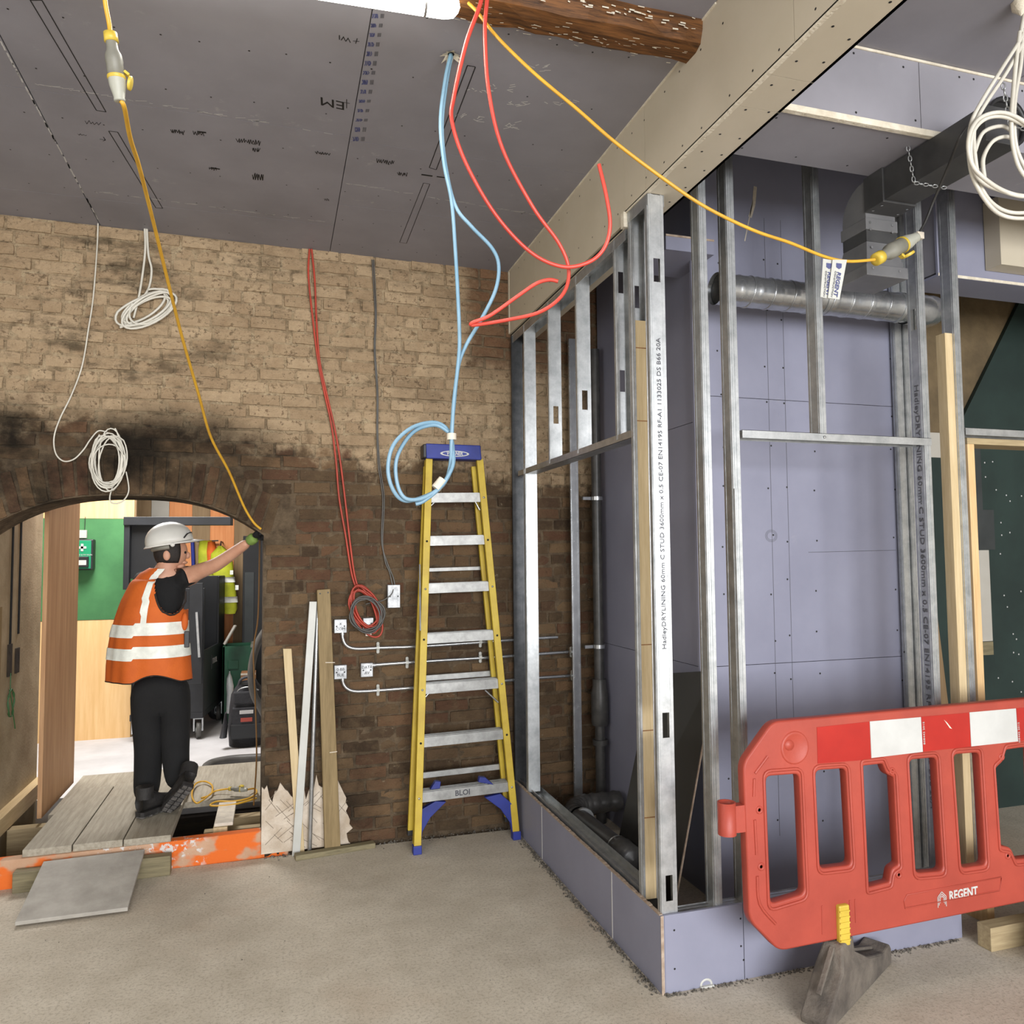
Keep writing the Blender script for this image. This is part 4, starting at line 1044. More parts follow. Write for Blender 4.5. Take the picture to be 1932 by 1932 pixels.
def foot(cx, ang, near, far, label):
    d = V((math.cos(ang), math.sin(ang), 0)); s = V((-d.y, d.x, 0)); o_ = V((cx, YBAR, 0))
    pr = [(-near, 0), (-near-.01, .03), (-near+.02, .055), (-.10, .155), (-.055, .235), (.055, .235), (.07, .17), (.16, .12), (far-.09, .075), (far-.02, .085), (far, .06), (far, 0)]
    mb = MB(); vs = []; k = len(pr)
    for w in (-1, 1):
        for (t, z) in pr: ww = .052 if abs(t) > .09 else .036; vs.append(o_+d*t+s*(w*ww)+V((0, 0, z)))
    fs = [list(range(k)), list(range(2*k-1, k-1, -1))]+[(i, k+i, k+(i+1) % k, (i+1) % k) for i in range(k)]
    mb.add(vs, fs); f = mb.build('rubber_foot', 'rubber_dusty', br, bev=.007)
    mb = MB(); mb.beam(o_+d*-.2+s*.0+V((0, 0, .10)), o_+d*-.06+V((0, 0, .22)), .02, .012); mb.beam(o_+d*.1+V((0, 0, .155)), o_+d*(far-.1)+V((0, 0, .085)), .02, .012); stuff(mb.build('foot_ribs', 'rubber_dusty', f, bev=.003))
    return f
foot((a.x+b2.x)/2+.0, math.radians(29), .24, .42, '')
foot(3.2, math.radians(50), .2, .32, '')

# ================================================================== FLUORESCENT FITTING
lt = thing('strip_light', P(800, 0, z=3.53), 'white tubular strip light hanging under the ceiling beside timber beam', 'light')
tubem = emis('tube_glow', (255, 252, 240), 13.0)
e1 = P(868, 14, z=3.52); dx = V((-1, .055, 0)).normalized()
MB().lathe([(0, .0), (.006, .018), (.02, .034), (.05, .04), (.09, .041), (1.2, .041), (1.23, .034), (1.25, 0)], e1, dx, 22).build('diffuser', 'tube_glow', lt)
MB().beam(e1+dx*.04+V((0, 0, .045)), e1+dx*1.2+V((0, 0, .045)), .05, .03).build('mount', 'white_plastic', lt)
MB().lathe([(0, .0418), (.008, .0418)], e1+dx*.11, dx, 22).build('clip_band', 'galv', lt)
MB().box(e1+dx*.06+V((-.016, -.0445, -.012)), e1+dx*.06+V((.012, -.040, .012))).build('maker_label', 'tape', lt)
for k in (.3, 1.0): MB().tube([e1+dx*k+V((0, 0, .05)), e1+dx*k+V((0, 0, .15))], .003, 6).build('suspension', 'galv', lt)
ll = bpy.data.lights.new('strip_light_glow', 'AREA'); ll.shape = 'RECTANGLE'; ll.size = 1.1; ll.size_y = .08; ll.energy = 14; ll.color = (1, .97, .9)
lo_ = bpy.data.objects.new('strip_light_glow', ll); COL.objects.link(lo_); lo_.location = e1+dx*.6+V((0, 0, -.05)); lo_.rotation_euler = (0, 0, -.055)

# ================================================================== CABLES
def hang(name, pts, r, m, label, cat='cable', group=None, n=8):
    """a cable through (px, py, depth) points"""
    q = [P(a, b, y=y) for a, b, y in pts]; o = MB().tube(spline(q, n), r, 8).build(name, m); return tag(o, label, cat, group)
rc = thing('red_cable', P(905, -40, y=2.33), 'two red fire alarm cables hanging in loops beneath the boxed beam', 'cable')
A_ = [(902, -40, 2.33), (908, 0, 2.33), (880, 80, 2.34), (857, 180, 2.36), (853, 230, 2.36), (880, 310, 2.38), (935, 405, 2.40), (1000, 475, 2.42), (1060, 503, 2.42), (1110, 495, 2.40), (1140, 468, 2.38), (1151, 425, 2.36), (1144, 370, 2.35), (1130, 310, 2.35)]
B_ = [(920, -40, 2.34), (919, 0, 2.34), (915, 60, 2.35), (922, 170, 2.37), (948, 280, 2.40), (1005, 390, 2.42), (1055, 460, 2.44), (1073, 510, 2.46), (1062, 555, 2.5), (1020, 588, 2.55), (960, 603, 2.6), (905, 612, 2.64), (889, 613, 2.65), (893, 608, 2.64), (925, 595, 2.62), (975, 560, 2.58), (1010, 536, 2.55), (1035, 528, 2.53), (1053, 531, 2.52)]
for q in (A_, B_): MB().tube(spline([P(a, b, y=y) for a, b, y in q], 8), .0068, 8).build('strand', 'red_cable', rc)
hy = C(851, 102).y
bc = thing('blue_cable', C(851, 102), 'pair of pale blue cables hanging from ceiling hole and coiled by ladder', 'cable')
A_ = [(851, 100, hy), (840, 150, hy), (831, 230, hy), (838, 310, hy), (852, 380, hy), (859, 470, hy), (864, 560, hy), (867, 640, hy), (864, 690, hy), (856, 760, hy), (852, 830, hy), (849, 880, hy+.02), (836, 915, hy+.03), (805, 935, hy+.03), (765, 945, hy), (742, 925, hy-.02), (732, 885, hy-.03), (742, 840, hy-.03), (775, 808, hy-.01), (815, 797, hy+.02), (840, 806, hy+.03), (852, 830, hy+.02), (855, 860, hy+.01), (852, 885, hy), (830, 920, hy), (800, 945, hy), (784, 951, hy)]
B_ = [(853, 100, hy+.01), (842, 160, hy+.01), (834, 240, hy+.01), (842, 320, hy+.01), (860, 390, hy), (890, 428, hy-.02), (928, 468, hy-.03), (941, 502, hy-.03), (934, 550, hy-.02), (905, 608, hy), (880, 650, hy+.01), (865, 690, hy+.015), (857, 760, hy+.012), (851, 830, hy+.012), (856, 870, hy+.01), (842, 905, hy), (820, 928, hy), (790, 942, hy-.01), (762, 938, hy-.02), (748, 905, hy-.02), (750, 860, hy-.02), (780, 815, hy), (820, 802, hy+.02), (846, 815, hy+.02)]
for q in (A_, B_): MB().tube(spline([P(a, b, y=y) for a, b, y in q], 8), .0072, 8).build('strand', 'blue_cable', bc)
for (p_, q_) in (((852, 818), (852, 830)), ((836, 905), (822, 922))): MB().tube([P(*p_, y=hy+.008), P(*q_, y=hy+.008)], .018, 10).build('tape_band', 'tape', bc)

def coupler(path0, path1, parent, mats=('yellow_plastic', 'grey_plastic', 'yellow_plastic', 'pale_plastic'), L=.2, flap=None):
    """industrial plug and socket pair lying along path0 -> path1"""
    p, q = V(path0), V(path1); d = (q-p).normalized(); L = (q-p).length; s = L/.2
    MB().lathe([(0, .010*s), (0, .0195*s), (.026*s, .0205*s), (.027*s, .016*s)], p, d, 18).build('gland_nut', mats[0], parent)
    MB().lathe([(.024*s, .016*s), (.05*s, .017*s), (.065*s, .024*s), (.085*s, .0255*s), (.09*s, .024*s), (.128*s, .0245*s), (.13*s, .020*s)], p, d, 20).build('socket_body', mats[1], parent)
    MB().lathe([(.126*s, .0262*s), (.133*s, .0266*s), (.136*s, .0245*s)], p, d, 20).build('coloured_ring', mats[2], parent)
    MB().lathe([(.134*s, .0245*s), (.155*s, .0235*s), (.19*s, .0155*s), (.196*s, .0165*s), (.2*s, .016*s), (.2*s, .008*s)], p, d, 20).build('plug_body', mats[3], parent)
    f = V(flap).normalized(); c = p+d*.145*s+f*.036*s
    nrm = (f*.8+d*.25).normalized(); cap_ = MB(); cap_.lathe([(-.004*s, .020*s), (.003*s, .0215*s), (.005*s, .018*s), (.005*s, 0)], c, nrm, 18); cap_.beam(p+d*.112*s+f*.024*s, p+d*.122*s+f*.036*s, .014*s, .008*s); cap_.build('hinged_lid', mats[2], parent)
yl = thing('yellow_extension_lead', P(198, -40, y=2.05), 'yellow extension lead with grey coupler hanging down to the worker', 'cable')
cp0, cp1 = P(208, 62, y=2.10), P(226, 191, y=2.12)
MB().tube(spline([P(194, -60, y=2.06), P(198, 0, y=2.08), P(206, 45, y=2.10), cp0], 6), .0058, 8).build('lead', 'yellow_cable', yl)
path = [(228, 190, 2.12), (235, 205, 2.14), (246, 262, 2.3), (264, 320, 2.5), (292, 430, 2.9), (324, 560, 3.3), (346, 645, 3.6), (375, 745, 3.95), (398, 825, 4.25), (432, 890, 4.5), (460, 955, 4.68), (478, 985, 4.74), (492, 998, 4.77)]
q = [P(a, b, y=y) for a, b, y in path]
MB().tube(spline(q, 8), [.0058+.0012*min(1, i/70) for i in range((len(q)-1)*8+1)], 8).build('lead', 'yellow_cable', yl)
coupler(cp0, cp1, yl, flap=(1, 0, .1))
yr = thing('yellow_extension_lead', P(1660, 490, y=2.35), 'yellow extension lead slung below boxed beam to coupler by black duct', 'cable')
path = [(884, 6, 2.40), (900, 22, 2.38), (940, 72, 2.34), (1010, 140, 2.28), (1090, 207, 2.24), (1160, 268, 2.2), (1250, 336, 2.18), (1330, 390, 2.18), (1420, 434, 2.2), (1490, 458, 2.22), (1555, 484, 2.25), (1600, 493, 2.26), (1650, 490, 2.28)]
MB().tube(spline([P(a, b, y=y) for a, b, y in path], 8), .0056, 8).build('lead', 'yellow_cable', yr)
cp0, cp1 = P(1652, 490, y=2.28), P(1728, 448, y=2.30); coupler(cp0, cp1, yr, mats=('yellow_plastic', 'grey_plastic', 'yellow_plastic', 'pale_plastic'), flap=(.25, 0, -1))
MB().tube(spline([cp1, P(1745, 420, y=2.29), P(1762, 378, y=2.26), P(1790, 312, y=2.17), P(1815, 252, y=2.08), P(1850, 222, y=2.12), P(1885, 240, y=2.28)], 8), .005, 8).build('black_lead', 'black_cable', yr)
MB().box(cp1+V((.0, -.01, -.005)), cp1+V((.03, .006, .02))).build('tag', 'tape', yr)
for (pts, k) in (([(1553, 488), (1577, 492), (1570, 565), (1548, 560)], 0), ([(1571, 490), (1598, 490), (1584, 565), (1562, 562)], 1)):
    q = [P(a, b, y=2.235-.006*k) for a, b in pts]; tg = MB().prism(q, (0, .0012, 0)).build('lead_label', 'white_plastic', yr)
    mid0 = (q[0]+q[1])/2; mid1 = (q[2]+q[3])/2; dn = (mid1-mid0)
    text('lettering', 'REGENT', mid0+dn*.32+V((0, -.0012, 0))+V((.004, 0, 0)), dn, V((-dn.z, 0, dn.x)), .022, 'blue_ink', tg, fit=dn.length*.62, bold=.0006)
    text('lettering', 'CONSTRUCTION', mid0+dn*.3+V((-.011, -.0012, 0)), dn, V((-dn.z, 0, dn.x)), .009, 'grey_pen', tg, fit=dn.length*.66)
    c_ = mid0+dn*.16; MB().prism([c_+V((-.011, -.0014, .009)), c_+V((.012, -.0014, .009)), c_+V((.010, -.0014, -.006)), c_+V((0, -.0014, -.012)), c_+V((-.012, -.0014, -.006))], (0, .0012, 0)).build('emblem', 'blue_ink', tg)

# white cables on the brick wall
def wp(px, py, d=.03): return Wpx(px, py, d)
def coil(c, ra, rb, turns, tilt, seed, d0=.03, jit=.12, n=26):
    rk = random.Random(seed); pts = []
    for t in range(turns):
        a0, b0 = ra*(1+rk.uniform(-jit, jit)), rb*(1+rk.uniform(-jit, jit)); cx, cy = c[0]+rk.uniform(-jit, jit)*ra*.6, c[1]+rk.uniform(-jit, jit)*rb*.6; tl = tilt+rk.uniform(-.12, .12); dd = d0+rk.uniform(0, .03)
        for k in range(n):
            th = 2*PI*k/n-PI/2; x, y = a0*math.cos(th), b0*math.sin(th)
            pts.append((cx+x*math.cos(tl)-y*math.sin(tl), cy+x*math.sin(tl)+y*math.cos(tl), dd))
    sm = []
    for i in range(len(pts)):
        w = pts[max(0, i-3):i+4]; sm.append(tuple(sum(p_[k] for p_ in w)/len(w) for k in range(3)))
    return [Wpx(*p_) for p_ in sm]
w1 = thing('white_cable', wp(205, 870), 'thin white cable hanging from ceiling joint and coiled above the arch', 'cable')
MB().tube(spline([wp(*q) for q in ((185, 418), (183, 470), (176, 560), (167, 620), (155, 690), (135, 745), (113, 790), (102, 825), (105, 855), (120, 870), (140, 866), (158, 848), (170, 830), (186, 813), (205, 817))], 7), .0042, 7).build('drop', 'white_cable', w1)
MB().tube(coil((206, 872), 31, 56, 10, .0, 1, jit=.26), .0040, 7).build('coil', 'white_cable', w1)
MB().tube(spline([wp(*q) for q in ((238, 890), (243, 925), (232, 945), (215, 950), (207, 942), (212, 920), (225, 895))], 7), .0040, 7).build('tail', 'white_cable', w1)
w2 = thing('white_cable', wp(278, 585), 'thick white cable bundle coiled high on brick wall beside yellow lead', 'cable')
for q in (((273, 430), (274, 470), (270, 510), (262, 560), (252, 600)), ((277, 430), (280, 480), (286, 510), (280, 545), (262, 570))): MB().tube(spline([wp(*a) for a in q], 7), .0065, 7).build('drop', 'white_cable', w2)
MB().tube(coil((278, 583), 54, 24, 8, -.55, 2, jit=.24), .0068, 7).build('coil', 'white_cable', w2)
MB().tube([wp(262, 606), wp(226, 618, .05)], .0065, 7).build('tail', 'white_cable', w2)
r1 = thing('red_cable', wp(690, 1150), 'pair of dusty red cables hanging down brick wall into a coil', 'cable')
for q in (((584, 470), (582, 520), (590, 600), (600, 680), (612, 740), (625, 800), (634, 870), (640, 940), (652, 1010), (663, 1080), (672, 1110)), ((588, 470), (594, 530), (597, 600), (603, 680), (618, 750), (632, 810), (642, 870), (652, 950), (660, 1020), (668, 1080), (676, 1110))):
    MB().tube(spline([wp(*a) for a in q], 7), .0062, 7).build('drop', 'dusty_red_cable', r1)
MB().tube(coil((690, 1152), 24, 48, 8, -.5, 3, d0=.055, jit=.24), .0062, 7).build('coil', 'dusty_red_cable', r1)
MB().box(wp(690, 1200, .075), wp(700, 1192, .05)).build('tape_band', 'tape', r1)
g1 = thing('grey_cable', wp(720, 1000), 'thin grey twin cable running down brick wall to metal box', 'cable')
for q in (((702, 490), (705, 540), (708, 600), (706, 660), (711, 740), (711, 820), (714, 880), (722, 940), (720, 1020), (730, 1060), (742, 1090), (746, 1112)), ((705, 490), (708, 540), (710, 600), (708, 660), (713, 740), (713, 820), (717, 880), (725, 940), (722, 1020), (727, 1060), (735, 1080), (742, 1112))):
    MB().tube(spline([wp(*a, .022) for a in q], 7), .0040, 7).build('strand', 'grey_cable', g1)
g2 = thing('grey_cable', wp(700, 1165), 'grey cable coil hanging with the red coil on brick wall', 'cable')
MB().tube(coil((692, 1160), 33, 34, 6, -.3, 8, d0=.095, jit=.16), .0048, 7).build('coil', 'grey_cable', g2)
MB().tube(spline([wp(*q) for q in ((742, 1112, .045), (738, 1122, .05), (722, 1133, .05), (705, 1136, .05), (690, 1140, .05))], 6), .0035, 7).build('tail', 'grey_cable', g2)
# big white coil by the duct
w3 = thing('white_cable', P(1900, 300, y=1.95), 'bundle of white cables hanging from ceiling in a big coil at right edge', 'cable')
YC_ = 1.95
def hp(l, r=.0068):
    MB().tube(spline([P(a, b, y=YC_+dy) for a, b, dy in l], 8), r, 8).build('strand', 'white_cable', w3)
hp([(1932, 58, 0), (1925, 75, 0), (1890, 130, 0), (1850, 195, 0), (1832, 235, .0), (1828, 290, .01), (1840, 345, .02), (1880, 400, .02), (1932, 412, .02), (1975, 395, .02), (1990, 330, .0), (1960, 260, -.01), (1910, 225, -.01), (1865, 222, -.01), (1836, 250, -.01), (1832, 300, 0), (1850, 340, 0), (1890, 360, 0), (1940, 370, 0), (1985, 340, .01)])
hp([(1936, 60, .01), (1930, 80, .01), (1900, 135, .01), (1860, 195, .01), (1840, 235, .02), (1838, 280, .02), (1850, 350, .02), (1880, 390, .03), (1925, 402, .03), (1975, 385, .02), (1995, 320, 0), (1955, 250, -.02), (1900, 214, -.02), (1850, 222, -.02), (1828, 260, -.02), (1834, 310, -.01), (1868, 345, -.01), (1910, 366, 0), (1960, 372, 0)])
hp([(1924, 60, 0), (1918, 110, 0), (1912, 170, 0), (1908, 230, 0), (1912, 280, 0), (1925, 320, 0), (1950, 350, 0)]); hp([(1930, 60, .01), (1926, 120, .01), (1916, 180, .01), (1913, 230, .01), (1918, 280, .01), (1935, 320, .01)])
hp([(1838, 290, .03), (1855, 250, .03), (1890, 238, .03), (1910, 250, .03), (1908, 258, .03)]); hp([(1858, 340, .03), (1855, 300, .03), (1872, 268, .03), (1895, 258, .03), (1912, 262, .03)])
MB().lathe([(0, .03), (.02, .028), (.03, .018), (.05, 0)], V((P(1928, 66, y=YC_).x, YC_, ZC)), DN, 9).build('hole_surround', 'filler', w3)
sp_ = V((P(1928, 60, y=YC_).x, YC_, 0)); hp([(1926, 62, 0), (1930, 40, 0), (1936, 10, 0)])

# ================================================================== CONDUITS AND BOXES ON THE BRICK WALL
def back_box(x0, y0, x1, y1, label, words=()):
    a, b = wp(x0, y0, .0), wp(x1, y1, .0); t = thing('metal_box', (a+b)/2+V((0, 0, -abs(a.z-b.z)/2)), label, 'electrical box', 'galvanised boxes on brick wall')
    ua, ub = a.x/CA, b.x/CA; M_ = Matrix.Translation((0, WY, 0)) @ WROT; za, zb = b.z, a.z
    mb = MB(); mb.box((ua, -.042, za), (ub, .0, zb), M=M_); mb.build('body', 'box_metal', t, bev=.003)
    mb = MB(); mb.box((ua+.004, -.0455, za+.004), (ub-.004, -.042, zb-.004), M=M_); mb.build('cover', 'box_metal', t)
    rv = MB()
    for u_ in (ua+.015, ub-.015): rv.lathe([(0, .005), (.002, .004), (.002, 0)], M_ @ V((u_, -.0455, (za+zb)/2)), (SA, -CA, 0), 8)
    stuff(rv.build('screws', 'steel_dark', t))
    for i, wd_ in enumerate(words):
        text('handwriting', wd_, M_ @ V(((ua+ub)/2, -.0462, zb-(zb-za)*(.3+.4*i))), (CA, SA, 0), (0, 0, 1), (ub-ua)*.32, 'black_pen', t, align='CENTER')
    return t
back_box(629, 1168, 653, 1193, 'square galvanised box above conduit bend left of red coil', ('x', 'COM'))
back_box(629, 1254, 653, 1279, 'lower square galvanised box feeding the lowest conduit bend', ('0-BB', 'BUE'))
back_box(679, 1250, 702, 1275, 'square galvanised box at start of straight middle conduit', ('DATA', 'AV'))
back_box(729, 1103, 753, 1146, 'tall galvanised box at the end of grey cable', ())
back_box(683, 1165, 703, 1186, 'square galvanised box half hidden behind red and grey coils', ())
mat('box_pen', (30, 30, 30), rough=.8)
def conduit(pts, label, clips):
    t = thing('conduit', wp(*pts[0]), label, 'conduit', 'steel conduits on brick wall')
    q = [wp(a, b, .03) for a, b in pts]; MB().tube(spline(q, 8), .0105, 12).build('pipe', 'galv_bright', t)
    MB().lathe([(-.004, .0145), (.016, .0145)], q[0], q[1]-q[0], 12).build('end_bush', 'galv_bright', t)
    for c_ in clips:
        p_ = wp(*c_, .02); mb = MB(); mb.lathe([(-.009, .0145), (.009, .0145)], wp(*c_, .03), (CA, SA, 0), 12)
        for z in (-.026, .026): mb.lathe([(0, .010), (.006, .009), (.007, 0)], p_+V((0, 0, z)), (SA, -CA, 0), 10)
        mb.box(p_+V((-.008, -.004, -.03)), p_+V((.008, .01, .03))); mb.build('saddle', 'white_plastic', t)
conduit([(646, 1193), (647, 1205), (652, 1216), (662, 1222), (680, 1224), (720, 1222), (780, 1220), (860, 1215), (930, 1210), (1000, 1205), (1052, 1202)], 'topmost steel conduit bending down from box across brick wall', [(713, 1222), (906, 1211)])
conduit([(702, 1255), (740, 1252), (830, 1246), (930, 1240), (1000, 1235), (1072, 1230)], 'straight middle steel conduit running from box behind the ladder', [(768, 1250), (906, 1240), (1078, 1230)])
conduit([(646, 1279), (648, 1290), (655, 1299), (668, 1304), (690, 1304), (720, 1302), (800, 1296), (930, 1286), (1000, 1280), (1075, 1275)], 'lowest steel conduit bending from lower box across brick wall', [(713, 1302), (1080, 1274)])

# ================================================================== PIECES LEANING ON THE BRICK WALL
def lean(name, tx0, tx1, ty, bx0, bx1, by, th, m, label, cat, dtop=.05, dbot=.11, extra=None):
    a, b = wp(tx0, ty, dtop), wp(tx1, ty, dtop); c, d = wp(bx0, by, dbot), wp(bx1, by, dbot)
    c.z = d.z = .0; n_ = V((SA, -CA, 0)); mb = MB(); mb.prism([a, b, d, c], -n_*th)
    o = mb.build(name, m, bev=.002); return tag(o, label, cat)
lean('timber_batten', 534, 550, 1224, 560, 575, 1605, .02, 'pine', 'short pale yellow batten leaning on brick pier beside arch', 'timber', dtop=.03, dbot=.045)
lean('plastic_trunking', 584, 598, 1135, 551, 566, 1612, .03, 'white_plastic', 'white plastic trunking length leaning against brick pier', 'trunking', dtop=.05, dbot=.06)
a, b = wp(600, 1140, .03), wp(584, 1604, .05); b.z = .013
tb = MB().tube([b, a], .0125, 14).build('steel_tube', 'galv_bright'); tag(tb, 'slim shiny steel conduit tube leaning between trunking and post', 'tube')
tp = thing('timber_post', wp(628, 1598, .09), 'tall weathered brown timber post leaning on brick wall', 'timber')
tp.location.z = 0
a, b, c, d = wp(598, 1113, .07), wp(623, 1111, .07), wp(643, 1598, .075), wp(613, 1600, .075); c.z = d.z = .0
MB().prism([a, b, c, d], (-SA*.045, CA*.045, 0)).build('post', 'treated', tp, bev=.004)
sw = MB(); dots(sw, [wp(604, 1120, .0708), wp(619, 1118, .0708)], .005, (SA, -CA, 0)); stuff(sw.build('nail_holes', 'screw', tp))
mb = MB(); mb.beam(wp(614, 1250, .0728), wp(632, 1250, .0728), .001, .004); mb.beam(wp(622, 1420, .0748), wp(636, 1418, .0748), .001, .004); stuff(mb.build('saw_marks', 'tape', tp))
p_, q_ = P(556, 1618, z=.0), P(705, 1593, z=.0)
o = MB().beam(V((p_.x, p_.y-.035, .015)), V((q_.x, q_.y-.04, .015)), .055, .03).build('timber_batten', 'treated_x', bev=.004); tag(o, 'dark weathered batten lying on floor at foot of leaning post', 'timber')
# plastic scraps by the plinth corner
o = thing('pipe_clip', P(1333, 1862, z=0), 'white plastic pipe clip lying on floor by lilac plinth', 'clip')
c_ = P(1333, 1862, z=0); mb = MB(); mb.box(c_+V((-.03, -.012, 0)), c_+V((.03, .014, .008))); mb.build('base', 'white_plastic', o, bev=.002)
MB().tube([c_+V((-.024+.024*(1-math.cos(t*PI/8)), .004, .008+.02*math.sin(t*PI/8))) for t in range(9)], .006, 8).build('arc', 'white_plastic', o)
c_ = P(1260, 1872, z=0); o = MB().hexa([c_+V(p_) for p_ in ((-.014, -.008, 0), (.012, -.012, 0), (.016, .008, 0), (-.008, .012, 0), (-.010, -.006, .016), (.010, -.008, .013), (.012, .006, .016), (-.006, .008, .018))]).build('plastic_scrap', 'white_plastic', bev=.002); tag(o, 'small white plastic scrap at outer corner of lilac plinth', 'debris')

# ================================================================== PASSAGE AND BACK ROOM
mat('pale_concrete', (206, 204, 204), (190, 188, 188), 3, .8, bmp=.1, bscale=60)
mat('dark_void', (58, 48, 38), (36, 30, 24), 7, .95, bmp=.5, bscale=20)
struct(MB().box((-3.2, 6.45, -.2), (2.2, 9.7, 0)).build('floor', 'pale_concrete'), 'pale concrete floor of the back room')
struct(MB().box((-3.2, WY+.1, -.35), (2.2, 6.45, -.2)).build('floor', 'dark_void'), 'dark floor void under passage planks')
struct(MB().box((-3.2, 5.2, 3.4), (2.2, 9.7, 3.6)).build('ceiling', 'wall_paint'))
struct(MB().box((-3.4, 5.2, -.35), (-3.2, 9.7, 3.6)).build('wall_left', 'wall_paint'))
struct(MB().box((2.2, 5.2, -.35), (2.4, 9.7, 3.6)).build('wall_right', 'wall_paint'))
YH, YR = 8.42, 9.45
wr = MB().box((-3.2, YR+.02, -.2), (2.2, YR+.2, 3.4)).build('wall_far', 'wall_paint'); struct(wr, 'far wall of back room lined with plywood strips')
def panel(x0, x1, y0, y1, m, par, Y, name='ply_panel', th=.018):
    a, b = P(x0, 1150, y=Y), P(x1, 1150, y=Y); z1_, z0_ = P((x0+x1)/2, y0, y=Y).z, P((x0+x1)/2, y1, y=Y).z; return MB().box((a.x, Y, max(z0_, 0)), (b.x, Y+th, z1_)).build(name, m, par)
for x0, x1, m in ((225, 282, 'hoarding_dark'), (282.5, 316, 'wall_paint'), (316.5, 360, 'hoarding_orange'), (360.5, 394, 'hoarding_dark'), (394.5, 440, 'hoarding_orange'), (440.5, 520, 'hoarding_dark')):
    panel(x0, x1, 860, 1420, m, wr, YR)
hw = MB().box((-3.2, YH+.02, 0), (P(252, 1200, y=YH).x, YH+.08, 3.4)).build('wall_hoarding', 'hoarding_dark'); struct(hw, 'plywood hoarding with green painted board in the back room')
mat('green_paint', (70, 128, 76), (58, 112, 66), 4, .7)
panel(60, 250, 840, 978, 'hoarding', hw, YH); panel(60, 250, 978.5, 1170, 'green_paint', hw, YH-.004, 'green_board'); panel(60, 250, 1170.5, 1405, 'hoarding', hw, YH)
# left lining
mat('lining_cream', (176, 160, 130), (150, 134, 104), 4, .85, bmp=.2)
ll_ = MB().box((-1.75, 5.2, -.2), (-1.60, 6.3, 3.4)).build('wall_passage', 'lining_cream'); struct(ll_, 'cream lined side wall of passage behind arch')
for y0, z0, z1 in ((5.62, 1.1, 2.6), (5.78, 1.25, 2.6)):
    MB().box((-1.602, y0, z0), (-1.592, y0+.02, z1)).build('cable_slot', 'gap', ll_)
MB().box((-1.602, 5.59, 1.0), (-1.590, 5.66, 1.2)).build('rough_chase', 'dark_void', ll_); MB().box((-1.602, 5.74, 1.0), (-1.590, 5.81, 1.16)).build('rough_chase', 'dark_void', ll_)
MB().box((-1.62, 5.2, .05), (-1.56, 5.34, 1.45)).build('timber_stud', 'treated', ll_)
MB().box((-1.60, 5.25, .10), (-1.54, 6.3, .2)).build('sole_plate', 'pine_y', ll_)
gw = thing('green_wire', (-1.58, 5.6, .7), 'green earth wire coil hanging on cream passage wall', 'cable')
pts = [V((-1.585, 5.62, 1.02)), V((-1.582, 5.61, .93))]
for k in range(26): t = k/26*4*PI; pts.append(V((-1.575-.004*(k % 3), 5.62+.055*math.sin(t), .84-.085*(1-math.cos(t))+.08)))
mat('green_wire', (54, 92, 52), rough=.5)
MB().tube(spline(pts+[V((-1.575, 5.70, .66))], 4), .0035, 6).build('wire', 'green_wire', gw)
p0, p1 = P(88, 1540, z=.14), P(131, 1476, z=.14)
o = MB().box((-1.40, p0.y, .13), (-1.375, p1.y+.02, 3.39)).build('plywood_sheet', 'brown_ply'); tag(o, 'tall brown plywood sheet standing at left side of passage', 'board')

# step, planks, boards
def step_mat():
    m, nt, b = new_mat('painted_step'); MATS['painted_step'] = m; pos = position(nt)
    sep = nt.nodes.new('ShaderNodeSeparateXYZ'); nt.links.new(pos, sep.inputs[0])
    base = ramp(nt, noise(nt, pos, 6, 5), [(.3, lin((196, 160, 132))), (.7, lin((176, 138, 108)))])
    sp = step(nt, noise(nt, pos, 5.5, 3, .5, (1, 1, 1.6)), .44, .54)
    col = mix(nt, sp, base, lin((216, 104, 34)))
    wh = math_(nt, 'MULTIPLY', step(nt, noise(nt, pos, 15, 6, .65), .53, .58), math_(nt, 'MULTIPLY', step(nt, sep.outputs['X'], -1.05, -.9), math_(nt, 'SUBTRACT', 1.0, step(nt, sep.outputs['X'], -.42, -.34))))
    nt.links.new(mix(nt, wh, col, lin((206, 202, 198))), b.inputs['Base Color']); b.inputs['Roughness'].default_value = .85; bump(nt, b, noise(nt, pos, 40, 5), .4)
step_mat()
mb = MB(); mb.box((-1.56, -.01, -.2), (.085, .06, .148), M=Matrix.Translation((0, WY, 0)) @ WROT); o = mb.build('trim_4', 'painted_step', bev=.006); struct(o, 'concrete threshold with orange spray paint across the arch')
zs = .155
def plank(xa, xb_, ya, yb_, z, m, label, th=.038, skew=0):
    o = MB().hexa([(xa, ya, z-th), (xb_, ya, z-th), (xb_+skew, yb_, z-th), (xa+skew, yb_, z-th), (xa, ya, z), (xb_, ya, z), (xb_+skew, yb_, z), (xa+skew, yb_, z)]).build('scaffold_plank', m, bev=.003)
    return tag(o, label, 'plank', 'planks laid through the arch')
ye = 4.80; xsn = [P(q, 1600, y=ye).x for q in (42, 137, 233, 322)]
plank(xsn[0], xsn[1]-.006, ye, 5.95, zs+.03, 'scaffold', 'leftmost grey plank of walkway through the arch'); plank(xsn[1], xsn[2]-.006, ye+.005, 6.0, zs+.03, 'scaffold', 'middle grey plank of walkway under the worker'); plank(xsn[2], xsn[3], ye, 6.05, zs+.03, 'scaffold', 'rightmost grey plank of walkway beside joists')
o = MB().box((-1.34, 5.55, .105), (-.02, 6.47, .143)).build('plywood_sheet', 'scaffold'); tag(o, 'pale plywood sheet on floor beyond the walkway planks', 'board')
